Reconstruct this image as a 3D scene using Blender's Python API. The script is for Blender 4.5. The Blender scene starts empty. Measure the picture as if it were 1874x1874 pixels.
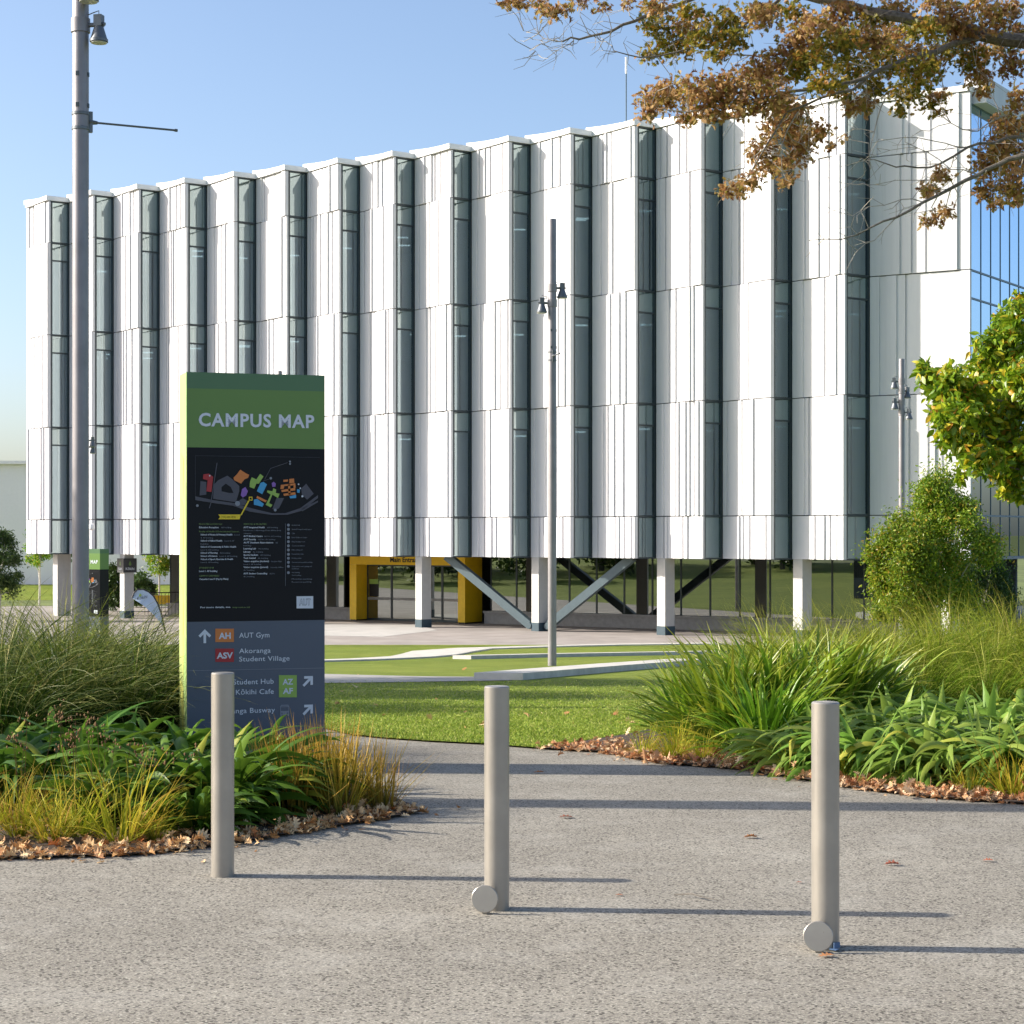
import bpy, math, random
import numpy as np
from mathutils import Vector, Matrix

# ------------------------------------------------------------------ camera, sky, sun, exposure
SC = bpy.context.scene
F, CX, HY, HC = 3550.0, 937.0, 978.0, 1.68          # focal length in photo pixels, principal column, horizon row, eye height
SUN_EL, SUN_OFF = 27.0, 4.0                          # sun elevation; degrees behind the left-hand side
cam = bpy.data.cameras.new("camera")
cam.sensor_width = 36.0
cam.lens = 36.0 * F / 1874.0
cam.shift_y = (HY - 937.0) / 1874.0
cam.clip_start, cam.clip_end = 0.1, 6000.0
cam_ob = bpy.data.objects.new("camera", cam)
cam_ob.location = (0, 0, HC)
cam_ob.rotation_euler = (math.radians(90), 0, 0)
SC.collection.objects.link(cam_ob)
SC.camera = cam_ob

world = bpy.data.worlds.new("World")
SC.world = world
world.use_nodes = True
wn = world.node_tree.nodes
wl = world.node_tree.links
bg = wn.get("Background")
sky = wn.new("ShaderNodeTexSky")
sky.sky_type = 'NISHITA'
sky.sun_disc = False
sky.sun_elevation = math.radians(SUN_EL)
sky.sun_rotation = math.radians(-90 + SUN_OFF)
sky.altitude = 0
sky.air_density = 0.8
sky.dust_density = 2.0
sky.ozone_density = 1.8
wl.new(sky.outputs[0], bg.inputs[0])
bg.inputs[1].default_value = 0.135

sun = bpy.data.lights.new("sun", 'SUN')
sun.energy = 4.7
sun.angle = math.radians(0.53)
sun.color = (1.0, 0.93, 0.82)
sun_ob = bpy.data.objects.new("sun", sun)
sd = Vector((-math.cos(math.radians(SUN_EL)) * math.cos(math.radians(SUN_OFF)),
             math.cos(math.radians(SUN_EL)) * math.sin(math.radians(SUN_OFF)),
             math.sin(math.radians(SUN_EL))))
sun_ob.rotation_euler = sd.to_track_quat('Z', 'Y').to_euler()
sun_ob.location = (-30, 0, 30)
SC.collection.objects.link(sun_ob)
SC.view_settings.view_transform = 'Standard'
SC.view_settings.look = 'None'
SC.view_settings.exposure = 0.82
SC.view_settings.gamma = 1.0
SC.cycles.max_bounces = 8
SC.cycles.transparent_max_bounces = 16

# ------------------------------------------------------------------ helpers
COL = SC.collection
rng = np.random.default_rng(7)
random.seed(7)


def zg(Y):
    """height of the terrain: level by the bollards, then falling gently to the plaza"""
    a, b, drop, soft = 15.0, 60.0, 1.9, 1.5
    f = lambda t: soft * math.log1p(math.exp(min(60.0, t / soft)))
    return -drop * (f(Y - a) - f(Y - b)) / (b - a)


def P(x, y, d):
    return Vector(((x - CX) / F * d, d, HC - (y - HY) / F * d))


def G(x, y):
    lo, hi = 3.0, 400.0
    for _ in range(50):
        m = 0.5 * (lo + hi)
        if HY + F * (HC - zg(m)) / m > y:
            lo = m
        else:
            hi = m
    return Vector(((x - CX) / F * m, m, zg(m)))


def tag(o, label=None, cat=None, group=None, kind=None):
    if label: o["label"] = label
    if cat: o["category"] = cat
    if group: o["group"] = group
    if kind: o["kind"] = kind
    return o


def empty(name, loc=(0, 0, 0), rz=0.0, label=None, cat=None, group=None):
    o = bpy.data.objects.new(name, None)
    o.empty_display_size = 0.2
    o.location = loc
    o.rotation_euler = (0, 0, rz)
    COL.objects.link(o)
    return tag(o, label, cat, group)


def link(name, me, mats=None, parent=None):
    o = bpy.data.objects.new(name, me)
    COL.objects.link(o)
    for m in (mats if isinstance(mats, (list, tuple)) else [mats] if mats else []):
        me.materials.append(m)
    if parent is not None:
        o.parent = parent
    return o


def copy_tree(o, parent=None):
    c = o.copy()
    COL.objects.link(c)
    if parent is not None:
        c.parent = parent
    for ch in [x for x in bpy.data.objects if x.parent == o]:
        copy_tree(ch, c)
    return c


class MB:
    """collects shapes and links them as one mesh object"""

    def __init__(self):
        self.v, self.f, self.m, self.s = [], [], [], []

    def add(self, vs, fs, m=0, smooth=False):
        b = len(self.v)
        self.v.extend([tuple(p) for p in vs])
        for f in fs:
            self.f.append([i + b for i in f])
            self.m.append(m)
            self.s.append(smooth)
        return self

    def box(self, c, size, rot=0.0, m=0):
        x, y, z = size[0] / 2, size[1] / 2, size[2] / 2
        R = Matrix.Rotation(rot, 3, 'Z')
        vs = [Vector(c) + R @ Vector((sx * x, sy * y, sz * z)) for sz in (-1, 1) for sx, sy in ((-1, -1), (1, -1), (1, 1), (-1, 1))]
        return self.add(vs, [(3, 2, 1, 0), (4, 5, 6, 7), (0, 1, 5, 4), (1, 2, 6, 5), (2, 3, 7, 6), (3, 0, 4, 7)], m)

    def prism(self, poly, z0, z1, m=0):
        """poly: list of (x, y), counter-clockwise seen from above; z1 may be a list"""
        n = len(poly)
        zt = z1 if isinstance(z1, (list, tuple)) else [z1] * n
        zb = z0 if isinstance(z0, (list, tuple)) else [z0] * n
        vs = [(p[0], p[1], z) for p, z in zip(poly, zb)] + [(p[0], p[1], z) for p, z in zip(poly, zt)]
        fs = [list(range(n))[::-1], list(range(n, 2 * n))] + [(i, (i + 1) % n, n + (i + 1) % n, n + i) for i in range(n)]
        return self.add(vs, fs, m)

    def tube(self, pts, rad, n=10, m=0, cap=True, smooth=True):
        pts = [Vector(p) for p in pts]
        rad = rad if isinstance(rad, (list, tuple)) else [rad] * len(pts)
        vs, fs = [], []
        u = None
        for i, p in enumerate(pts):
            t = (pts[min(i + 1, len(pts) - 1)] - pts[max(i - 1, 0)]).normalized()
            if u is None:
                u = t.orthogonal().normalized()
            else:
                u = (u - t * u.dot(t))
                u = u.normalized() if u.length > 1e-6 else t.orthogonal().normalized()
            w = t.cross(u)
            for k in range(n):
                a = 2 * math.pi * k / n
                vs.append(p + (u * math.cos(a) + w * math.sin(a)) * rad[i])
        for i in range(len(pts) - 1):
            for k in range(n):
                fs.append((i * n + k, i * n + (k + 1) % n, (i + 1) * n + (k + 1) % n, (i + 1) * n + k))
        self.add(vs, fs, m, smooth)
        if cap:
            b = len(self.v) - len(vs)
            self.f += [[b + k for k in range(n)][::-1], [b + (len(pts) - 1) * n + k for k in range(n)]]
            self.m += [m, m]
            self.s += [False, False]
        return self

    def lathe(self, prof, c=(0, 0, 0), axis=(0, 0, 1), n=24, m=0):
        """prof: list of (radius, height along axis)"""
        q = Vector(axis).to_track_quat('Z', 'Y')
        c = Vector(c)
        vs, fs = [], []
        for r, h in prof:
            for k in range(n):
                a = 2 * math.pi * k / n
                vs.append(c + q @ Vector((r * math.cos(a), r * math.sin(a), h)))
        for i in range(len(prof) - 1):
            for k in range(n):
                fs.append((i * n + k, i * n + (k + 1) % n, (i + 1) * n + (k + 1) % n, (i + 1) * n + k))
        self.add(vs, fs, m, True)
        b = len(self.v) - len(vs)
        self.f += [[b + k for k in range(n)][::-1], [b + (len(prof) - 1) * n + k for k in range(n)]]
        self.m += [m, m]
        self.s += [False, False]
        return self

    def build(self, name, mats, parent=None, sharp=35):
        me = bpy.data.meshes.new(name)
        me.from_pydata(self.v, [], self.f)
        me.polygons.foreach_set("material_index", self.m)
        me.polygons.foreach_set("use_smooth", self.s)
        me.update()
        if any(self.s) and sharp:
            try:
                me.set_sharp_from_angle(angle=math.radians(sharp))
            except Exception:
                pass
        return link(name, me, mats, parent)


def array_mesh(name, V, Fc, uv=None, smooth=True):
    """V (n,3), Fc (m,k) -> mesh"""
    me = bpy.data.meshes.new(name)
    V = np.ascontiguousarray(V, dtype=np.float32)
    Fc = np.ascontiguousarray(Fc, dtype=np.int32)
    m, k = Fc.shape
    me.vertices.add(len(V))
    me.vertices.foreach_set("co", V.ravel())
    me.loops.add(m * k)
    me.loops.foreach_set("vertex_index", Fc.ravel())
    me.polygons.add(m)
    me.polygons.foreach_set("loop_start", np.arange(0, m * k, k, dtype=np.int32))
    me.polygons.foreach_set("use_smooth", np.full(m, smooth, dtype=bool))
    if uv is not None:
        lay = me.uv_layers.new(name="UVMap")
        lay.data.foreach_set("uv", np.ascontiguousarray(uv[Fc.ravel()], dtype=np.float32).ravel())
    me.update(calc_edges=True)
    me.validate()
    return me


# ------------------------------------------------------------------ materials
class NT:
    def __init__(self, name):
        self.mat = bpy.data.materials.new(name)
        self.mat.use_nodes = True
        self.n = self.mat.node_tree.nodes
        self.l = self.mat.node_tree.links
        self.b = self.n.get("Principled BSDF")
        self.out = self.n.get("Material Output")

    def node(self, t, **kw):
        nd = self.n.new(t)
        for k, v in kw.items():
            setattr(nd, k, v)
        return nd

    def coord(self, kind="Object"):
        if not hasattr(self, "_tc"):
            self._tc = self.node("ShaderNodeTexCoord")
        return self._tc.outputs[kind]

    def mapping(self, scale=(1, 1, 1), kind="Object"):
        mp = self.node("ShaderNodeMapping")
        mp.inputs["Scale"].default_value = scale
        self.l.new(self.coord(kind), mp.inputs[0])
        return mp.outputs[0]

    def noise(self, scale, detail=3, rough=0.55, vec=None, stretch=None):
        nd = self.node("ShaderNodeTexNoise")
        nd.inputs["Scale"].default_value = scale
        nd.inputs["Detail"].default_value = detail
        nd.inputs["Roughness"].default_value = rough
        self.l.new(vec if vec is not None else (self.mapping(stretch) if stretch else self.coord()), nd.inputs["Vector"])
        return nd.outputs[0]

    def voronoi(self, scale, out="Color", vec=None, feature='F1'):
        nd = self.node("ShaderNodeTexVoronoi", feature=feature)
        nd.inputs["Scale"].default_value = scale
        self.l.new(vec if vec is not None else self.coord(), nd.inputs["Vector"])
        return nd.outputs[out]

    def ramp(self, fac, stops, interp='LINEAR'):
        nd = self.node("ShaderNodeValToRGB")
        cr = nd.color_ramp
        cr.interpolation = interp
        while len(cr.elements) < len(stops):
            cr.elements.new(0.5)
        for e, (p, c) in zip(cr.elements, stops):
            e.position = p
            e.color = (*c, 1) if len(c) == 3 else c
        self.l.new(fac, nd.inputs[0])
        return nd.outputs[0]

    def mix(self, fac, a, b, mode='MIX'):
        nd = self.node("ShaderNodeMix", data_type='RGBA', blend_type=mode)
        for sock, v in ((nd.inputs[0], fac), (nd.inputs[6], a), (nd.inputs[7], b)):
            if hasattr(v, "is_linked") or hasattr(v, "links"):
                self.l.new(v, sock)
            elif isinstance(v, (int, float)):
                sock.default_value = v
            else:
                sock.default_value = (*v, 1)
        return nd.outputs[2]

    def math(self, op, a, b=None):
        nd = self.node("ShaderNodeMath", operation=op)
        for sock, v in ((nd.inputs[0], a), (nd.inputs[1], b)):
            if v is None: continue
            if isinstance(v, (int, float)): sock.default_value = v
            else: self.l.new(v, sock)
        return nd.outputs[0]

    def bump(self, h, strength=0.3, dist=0.01):
        nd = self.node("ShaderNodeBump")
        nd.inputs["Strength"].default_value = strength
        nd.inputs["Distance"].default_value = dist
        self.l.new(h, nd.inputs["Height"])
        self.l.new(nd.outputs[0], self.b.inputs["Normal"])

    def set(self, color=None, rough=None, metal=None, spec=None, coat=None):
        for key, v in (("Base Color", color), ("Roughness", rough), ("Metallic", metal), ("Specular IOR Level", spec), ("Coat Weight", coat)):
            if v is None: continue
            s = self.b.inputs[key]
            if isinstance(v, (int, float)): s.default_value = v
            elif isinstance(v, (tuple, list)): s.default_value = (*v, 1)
            else: self.l.new(v, s)
        return self


def srgb(r, g, b):
    f = lambda c: (c / 255 / 12.92) if c / 255 <= 0.04045 else ((c / 255 + 0.055) / 1.055) ** 2.4
    return (f(r), f(g), f(b))


def plain(name, color, rough=0.6, metal=0.0, spec=0.4, var=0.12, scale=6.0, stretch=None):
    t = NT(name)
    n = t.noise(scale, 4, stretch=stretch)
    lo = tuple(c * (1 - var) for c in color)
    hi = tuple(min(1, c * (1 + var)) for c in color)
    t.set(t.ramp(n, [(0.3, lo), (0.7, hi)]), rough, metal, spec)
    return t.mat


def leaf_material(name, stops, tip=None, tip_at=0.6, rough=0.45, trans=0.3, spec=0.35, base=None):
    """foliage: colour varies leaf by leaf; real colour change towards the tip (dry) or base"""
    t = NT(name)
    g = t.node("ShaderNodeNewGeometry")
    oi = t.node("ShaderNodeObjectInfo")
    r = t.math('FRACT', t.math('ADD', g.outputs["Random Per Island"], t.math('MULTIPLY', oi.outputs["Random"], 0.0)))
    col = t.ramp(r, stops)
    if tip is not None or base is not None:
        uv = t.node("ShaderNodeUVMap")
        sp = t.node("ShaderNodeSeparateXYZ")
        t.l.new(uv.outputs[0], sp.inputs[0])
        if tip is not None:
            f = t.ramp(sp.outputs[1], [(tip_at, (0, 0, 0)), (1.0, (1, 1, 1))])
            col = t.mix(f, col, tip)
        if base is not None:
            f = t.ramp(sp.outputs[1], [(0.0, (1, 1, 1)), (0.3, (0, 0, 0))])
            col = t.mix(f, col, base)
    hs = t.node("ShaderNodeHueSaturation")
    t.l.new(col, hs.inputs["Color"])
    t.l.new(t.math('ADD', t.math('MULTIPLY', oi.outputs["Random"], 0.3), 0.85), hs.inputs["Value"])
    t.l.new(t.math('ADD', t.math('MULTIPLY', oi.outputs["Random"], 0.03), 0.485), hs.inputs["Hue"])
    t.set(hs.outputs[0], rough, 0, spec)
    tr = t.node("ShaderNodeBsdfTranslucent")
    t.l.new(hs.outputs[0], tr.inputs[0])
    mx = t.node("ShaderNodeMixShader")
    mx.inputs[0].default_value = trans
    t.l.new(t.b.outputs[0], mx.inputs[1])
    t.l.new(tr.outputs[0], mx.inputs[2])
    t.l.new(mx.outputs[0], t.out.inputs[0])
    return t.mat


def glass_material(name, refl, tint, refl_col=(0.92, 0.97, 0.97), rough=0.0):
    """coated window glass: part mirror, part tinted clear"""
    t = NT(name)
    t.n.remove(t.b)
    lw = t.node("ShaderNodeLayerWeight")
    lw.inputs[0].default_value = 0.35
    fac = t.math('MINIMUM', t.math('ADD', t.math('MULTIPLY', lw.outputs["Fresnel"], 0.6), refl), 1.0)
    gl = t.node("ShaderNodeBsdfGlossy")
    gl.inputs["Color"].default_value = (*refl_col, 1)
    gl.inputs["Roughness"].default_value = rough
    tr = t.node("ShaderNodeBsdfTransparent")
    tr.inputs[0].default_value = (*tint, 1)
    mx = t.node("ShaderNodeMixShader")
    t.l.new(fac, mx.inputs[0])
    t.l.new(tr.outputs[0], mx.inputs[1])
    t.l.new(gl.outputs[0], mx.inputs[2])
    t.l.new(mx.outputs[0], t.out.inputs[0])
    return t.mat


def spandrel_material(name, color, refl, rc=(0.80, 0.95, 0.95)):
    t = NT(name)
    n = t.noise(0.4, 2)
    t.set(t.ramp(n, [(0.3, tuple(c * 0.85 for c in color)), (0.7, color)]), 0.5, 0, 0.2)
    gl = t.node("ShaderNodeBsdfGlossy")
    gl.inputs["Color"].default_value = (*rc, 1)
    gl.inputs["Roughness"].default_value = 0.03
    lw = t.node("ShaderNodeLayerWeight")
    lw.inputs[0].default_value = 0.35
    fac = t.math('MINIMUM', t.math('ADD', t.math('MULTIPLY', lw.outputs["Fresnel"], 0.6), refl), 1.0)
    mx = t.node("ShaderNodeMixShader")
    t.l.new(fac, mx.inputs[0])
    t.l.new(t.b.outputs[0], mx.inputs[1])
    t.l.new(gl.outputs[0], mx.inputs[2])
    t.l.new(mx.outputs[0], t.out.inputs[0])
    return t.mat


def emission(name, color, strength):
    t = NT(name)
    t.n.remove(t.b)
    e = t.node("ShaderNodeEmission")
    e.inputs[0].default_value = (*color, 1)
    e.inputs[1].default_value = strength
    t.l.new(e.outputs[0], t.out.inputs[0])
    return t.mat


M = {}


def concrete_path():
    t = NT("exposed_aggregate")
    vec = t.mapping((1, 1, 0.001))
    big = t.noise(0.55, 5, 0.6, vec)
    mid = t.noise(4.0, 4, 0.6, vec)
    base = t.ramp(big, [(0.3, (0.23, 0.206, 0.163)), (0.5, (0.325, 0.295, 0.237)), (0.66, (0.455, 0.418, 0.342))])
    base = t.mix(t.ramp(mid, [(0.35, (0.55, 0.55, 0.55)), (0.65, (0, 0, 0))]), base, (0.245, 0.222, 0.18))
    sep = t.node("ShaderNodeSeparateColor")
    t.l.new(t.voronoi(150, "Color", vec), sep.inputs[0])
    st = t.ramp(sep.outputs[0], [(0.0, (0.09, 0.085, 0.08)), (0.12, (0.14, 0.125, 0.11)), (0.26, (0.20, 0.182, 0.15)), (0.55, (0.315, 0.29, 0.24)), (0.9, (0.50, 0.465, 0.39))], 'CONSTANT')
    base = t.mix(0.62, base, st)
    sep2 = t.node("ShaderNodeSeparateColor")
    t.l.new(t.voronoi(66, "Color", vec), sep2.inputs[0])
    dist = t.voronoi(66, "Distance", vec)
    chip = t.math('MULTIPLY', t.math('GREATER_THAN', sep2.outputs[1], 0.70), t.math('LESS_THAN', dist, 0.46))
    base = t.mix(t.math('MULTIPLY', chip, 0.9), base, (0.055, 0.048, 0.04))
    stain = t.noise(1.6, 6, 0.7, vec)
    base = t.mix(t.ramp(stain, [(0.50, (0, 0, 0)), (0.78, (0.40, 0.40, 0.40))]), base, (0.47, 0.445, 0.39))
    t.set(base, 0.85, 0, 0.25)
    t.bump(sep.outputs[2], 0.35, 0.004)
    return t.mat


def lawn_mat():
    t = NT("mown_grass")
    vec = t.mapping((1, 1, 0.2))
    big = t.noise(0.18, 4, 0.6, vec)
    mid = t.noise(2.2, 5, 0.7, vec)
    fine = t.noise(38, 3, 0.7, vec)
    c = t.ramp(mid, [(0.28, (0.115, 0.175, 0.022)), (0.5, (0.195, 0.26, 0.035)), (0.72, (0.31, 0.345, 0.065))])
    c = t.mix(t.ramp(fine, [(0.3, (0.6, 0.6, 0.6)), (0.62, (0, 0, 0))]), c, (0.10, 0.135, 0.016))
    patch = t.noise(0.9, 5, 0.7, vec)
    c = t.mix(t.ramp(patch, [(0.40, (0.55, 0.55, 0.55)), (0.60, (0, 0, 0))]), c, (0.15, 0.18, 0.022))
    c = t.mix(t.ramp(big, [(0.42, (0, 0, 0)), (0.7, (0.45, 0.45, 0.45))]), c, (0.29, 0.33, 0.055))
    t.set(c, 0.8, 0, 0.15)
    t.bump(fine, 0.8, 0.04)
    return t.mat


def metal_mat(name, color, rough, scratch=60, metal=1.0, aniso=0.0):
    t = NT(name)
    if aniso:
        tg = t.node("ShaderNodeTangent", direction_type='RADIAL', axis='Z')
        t.l.new(tg.outputs[0], t.b.inputs["Tangent"])
        t.b.inputs["Anisotropic"].default_value = aniso
        t.b.inputs["Anisotropic Rotation"].default_value = 0.0
    n = t.noise(scratch, 3, 0.6, stretch=(1, 1, 0.06))
    n2 = t.noise(3.0, 4, 0.6)
    c = t.mix(t.ramp(n2, [(0.35, (0, 0, 0)), (0.75, (0.8, 0.8, 0.8))]), color, tuple(c * 0.68 for c in color))
    t.set(c, t.ramp(n, [(0.3, (rough * 0.85,) * 3), (0.7, (rough * 1.2,) * 3)]), metal, 0.5)
    return t.mat


def white_panel_mat():
    t = NT("white_precast")
    n = t.noise(2.0, 5, 0.65, stretch=(1, 1, 0.12))
    s = t.noise(9.0, 3, 0.6, stretch=(1, 1, 0.03))
    c = t.ramp(n, [(0.25, (0.63, 0.625, 0.64)), (0.75, (0.71, 0.70, 0.715))])
    c = t.mix(t.ramp(s, [(0.52, (0, 0, 0)), (0.8, (0.5, 0.5, 0.5))]), c, (0.58, 0.57, 0.575))
    oi = t.node("ShaderNodeObjectInfo")
    hs = t.node("ShaderNodeHueSaturation")
    t.l.new(c, hs.inputs["Color"])
    t.l.new(t.math('ADD', t.math('MULTIPLY', oi.outputs["Random"], 0.10), 0.95), hs.inputs["Value"])
    c = hs.outputs[0]
    t.set(c, 0.6, 0, 0.3)
    return t.mat


M["path"] = concrete_path()
M["lawn"] = lawn_mat()
M["ground"] = plain("rough_grass_ground", (0.12, 0.15, 0.04), 0.9, var=0.4, scale=0.3)
M["soil"] = plain("mulch_soil", (0.06, 0.04, 0.028), 0.95, var=0.5, scale=14)
M["plaza"] = plain("red_grey_paving", (0.31, 0.275, 0.25), 0.85, var=0.16, scale=0.9)
M["pale_paving"] = plain("pale_concrete_paving", (0.44, 0.42, 0.39), 0.85, var=0.1, scale=1.2)
M["kerb"] = plain("pale_kerb_concrete", (0.55, 0.52, 0.46), 0.85, var=0.14, scale=3)
M["walk"] = plain("grey_footpath", (0.36, 0.34, 0.31), 0.9, var=0.12, scale=1.5)
M["white"] = white_panel_mat()
M["gap"] = plain("dark_joint", (0.03, 0.032, 0.035), 0.8)
M["fascia"] = plain("white_metal_fascia", (0.78, 0.78, 0.77), 0.5, var=0.03)
M["roof"] = plain("roof_membrane", (0.72, 0.72, 0.72), 0.7, var=0.05)
M["soffit"] = plain("pale_soffit", (0.30, 0.30, 0.30), 0.8)
M["frame"] = plain("dark_teal_frame", (0.025, 0.04, 0.047), 0.4, spec=0.5)
M["glass"] = glass_material("vision_glass", 0.30, (0.30, 0.37, 0.40), (0.74, 0.90, 0.95))
M["spandrel"] = spandrel_material("spandrel_glass", (0.055, 0.095, 0.102), 0.29)
M["sideglass"] = spandrel_material("sky_tint_curtain_glass", (0.02, 0.06, 0.14), 0.66, (0.62, 0.80, 1.0))  # blue tint put in for the sky this glass mirrors
M["shopglass"] = glass_material("dark_lobby_glass", 0.27, (0.14, 0.16, 0.15), (0.9, 0.95, 0.92))
M["interior"] = plain("interior_grey", (0.09, 0.10, 0.105), 0.8)
M["officelight"] = emission("office_light", (1.0, 0.97, 0.9), 2.2)
M["column"] = plain("painted_column", (0.50, 0.49, 0.465), 0.6, var=0.04)
M["teal"] = plain("teal_grey_steel", (0.085, 0.12, 0.135), 0.45, var=0.06)
M["shoe"] = plain("dark_teal_shoe", (0.035, 0.065, 0.085), 0.5)
M["yellow"] = plain("yellow_cladding", (0.80, 0.50, 0.012), 0.45, var=0.05)
M["black"] = plain("black_paint", (0.012, 0.012, 0.014), 0.5)
M["plinth"] = plain("plinth_concrete", (0.30, 0.29, 0.28), 0.8)
M["farwhite"] = plain("far_white_wall", (0.68, 0.69, 0.70), 0.7, var=0.02)
M["pole"] = metal_mat("galvanised_pole", (0.30, 0.28, 0.29), 0.48, 60, 0.3)
M["fitting"] = plain("grey_lamp_housing", (0.16, 0.17, 0.18), 0.45, metal=0.6)
M["lens"] = plain("lamp_lens", (0.55, 0.55, 0.48), 0.25)
M["steel"] = metal_mat("brushed_stainless", (0.40, 0.37, 0.325), 0.32, 90, 0.45)
M["bark"] = plain("oak_bark", (0.17, 0.15, 0.125), 0.9, var=0.4, scale=25)
M["twig"] = plain("pale_twig", (0.36, 0.33, 0.29), 0.85, var=0.25, scale=30)
M["palebark"] = plain("pale_bark", (0.50, 0.47, 0.41), 0.9, var=0.25, scale=20)
# sign colours
M["s_green"] = plain("sign_green", (0.13, 0.235, 0.06), 0.35, var=0.02, scale=2)
M["s_dkgreen"] = plain("sign_dark_green", (0.085, 0.175, 0.085), 0.35, var=0.02, scale=2)
M["s_black"] = plain("sign_black", (0.010, 0.011, 0.015), 0.3, spec=0.15, var=0.05, scale=2)
M["s_blue"] = plain("sign_slate_blue", (0.088, 0.108, 0.145), 0.4, var=0.03, scale=2)
M["s_white"] = plain("sign_white", (0.62, 0.66, 0.72), 0.5, var=0.02)
M["s_orange"] = plain("sign_orange", (0.62, 0.20, 0.05), 0.45, var=0.02)
M["s_red"] = plain("sign_red", (0.38, 0.03, 0.035), 0.45, var=0.02)
M["s_lime"] = plain("sign_lime", (0.28, 0.44, 0.09), 0.45, var=0.02)
M["s_sky"] = plain("sign_sky_blue", (0.06, 0.32, 0.58), 0.45, var=0.02)
M["s_purple"] = plain("sign_purple", (0.25, 0.12, 0.42), 0.45, var=0.02)
M["s_grey"] = plain("sign_map_grey", (0.075, 0.075, 0.095), 0.45, var=0.02)
M["s_yel"] = plain("sign_yellow", (0.75, 0.55, 0.03), 0.45, var=0.02)
M["s_textg"] = plain("sign_text_grey", (0.22, 0.24, 0.28), 0.5, var=0.02)
M["s_textgreen"] = plain("sign_text_green", (0.20, 0.30, 0.10), 0.5, var=0.02)
M["s_sidelight"] = plain("sign_side_yellow_green", (0.46, 0.54, 0.19), 0.45, var=0.03)
M["s_sidegreen"] = plain("sign_side_pale_green", (0.36, 0.52, 0.18), 0.45, var=0.03)
M["s_sideyel"] = plain("sign_side_yellow", (0.66, 0.66, 0.17), 0.45, var=0.03)
M["curtainframe"] = plain("blue_grey_mullion", (0.10, 0.16, 0.23), 0.4)
M["scrap"] = plain("dull_blue_plastic", (0.10, 0.17, 0.30), 0.5)
M["pale_sheet"] = plain("pale_grey_sheet", (0.38, 0.40, 0.40), 0.8)
M["flag"] = plain("pale_blue_flag", (0.42, 0.52, 0.66), 0.7, var=0.05)
M["darksign"] = plain("charcoal_sign", (0.05, 0.052, 0.055), 0.5)
# plants
M["lily"] = leaf_material("lily_leaf", [(0.0, (0.05, 0.12, 0.012)), (0.5, (0.085, 0.18, 0.018)), (0.85, (0.15, 0.26, 0.028)), (0.97, (0.34, 0.36, 0.04))], None, 0.6, 0.42, 0.30, 0.22)
M["lily_pale"] = leaf_material("pale_lily_leaf", [(0.0, (0.15, 0.26, 0.040)), (0.5, (0.23, 0.36, 0.058)), (0.9, (0.33, 0.44, 0.08)), (0.98, (0.56, 0.54, 0.09))], None, 0.6, 0.45, 0.38, 0.2)
M["strap"] = leaf_material("strap_leaf", [(0.0, (0.075, 0.16, 0.010)), (0.5, (0.145, 0.255, 0.016)), (0.85, (0.26, 0.36, 0.024)), (0.97, (0.46, 0.46, 0.05))], (0.40, 0.40, 0.05), 0.75, 0.35, 0.3, 0.45)
M["tussock"] = leaf_material("dark_tussock_blade", [(0.0, (0.025, 0.055, 0.006)), (0.55, (0.06, 0.105, 0.010)), (0.86, (0.13, 0.17, 0.02)), (0.96, (0.50, 0.43, 0.16))], (0.26, 0.26, 0.07), 0.7, 0.5, 0.22, 0.2)
M["finegrass"] = leaf_material("fine_green_blade", [(0.0, (0.07, 0.13, 0.007)), (0.55, (0.15, 0.23, 0.012)), (0.88, (0.27, 0.32, 0.025)), (0.97, (0.58, 0.50, 0.15))], (0.40, 0.40, 0.06), 0.7, 0.55, 0.3, 0.12)
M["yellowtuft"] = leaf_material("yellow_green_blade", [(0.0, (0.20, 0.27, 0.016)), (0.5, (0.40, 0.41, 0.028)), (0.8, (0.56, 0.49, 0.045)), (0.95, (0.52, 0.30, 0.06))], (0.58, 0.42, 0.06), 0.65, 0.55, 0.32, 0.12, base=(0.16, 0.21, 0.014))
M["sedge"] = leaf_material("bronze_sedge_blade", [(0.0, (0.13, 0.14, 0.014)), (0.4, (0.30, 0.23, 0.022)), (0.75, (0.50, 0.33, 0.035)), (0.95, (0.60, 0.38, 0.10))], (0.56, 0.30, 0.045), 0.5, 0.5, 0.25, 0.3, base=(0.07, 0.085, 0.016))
M["seed"] = plain("brown_seed_head", (0.17, 0.095, 0.04), 0.9, var=0.4, scale=40)
M["oakleaf"] = leaf_material("autumn_oak_leaf", [(0.0, (0.20, 0.095, 0.03)), (0.3, (0.46, 0.27, 0.10)), (0.55, (0.64, 0.43, 0.18)), (0.78, (0.52, 0.39, 0.11)), (1.0, (0.24, 0.22, 0.03))], None, 0.6, 0.5, 0.42, 0.3)
M["oakgreen"] = leaf_material("olive_oak_leaf", [(0.0, (0.09, 0.10, 0.014)), (0.45, (0.22, 0.21, 0.024)), (0.75, (0.40, 0.30, 0.04)), (1.0, (0.42, 0.19, 0.04))], None, 0.6, 0.5, 0.42, 0.3)
M["treeleaf"] = leaf_material("bright_tree_leaf", [(0.0, (0.10, 0.20, 0.012)), (0.5, (0.23, 0.36, 0.02)), (0.78, (0.40, 0.48, 0.03)), (0.92, (0.60, 0.50, 0.03)), (1.0, (0.60, 0.28, 0.05))], None, 0.6, 0.35, 0.4, 0.5)
M["shrubleaf"] = leaf_material("shrub_leaf", [(0.0, (0.09, 0.19, 0.014)), (0.5, (0.19, 0.33, 0.022)), (0.85, (0.36, 0.45, 0.034)), (1.0, (0.56, 0.38, 0.06))], None, 0.6, 0.4, 0.4, 0.4)
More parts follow.
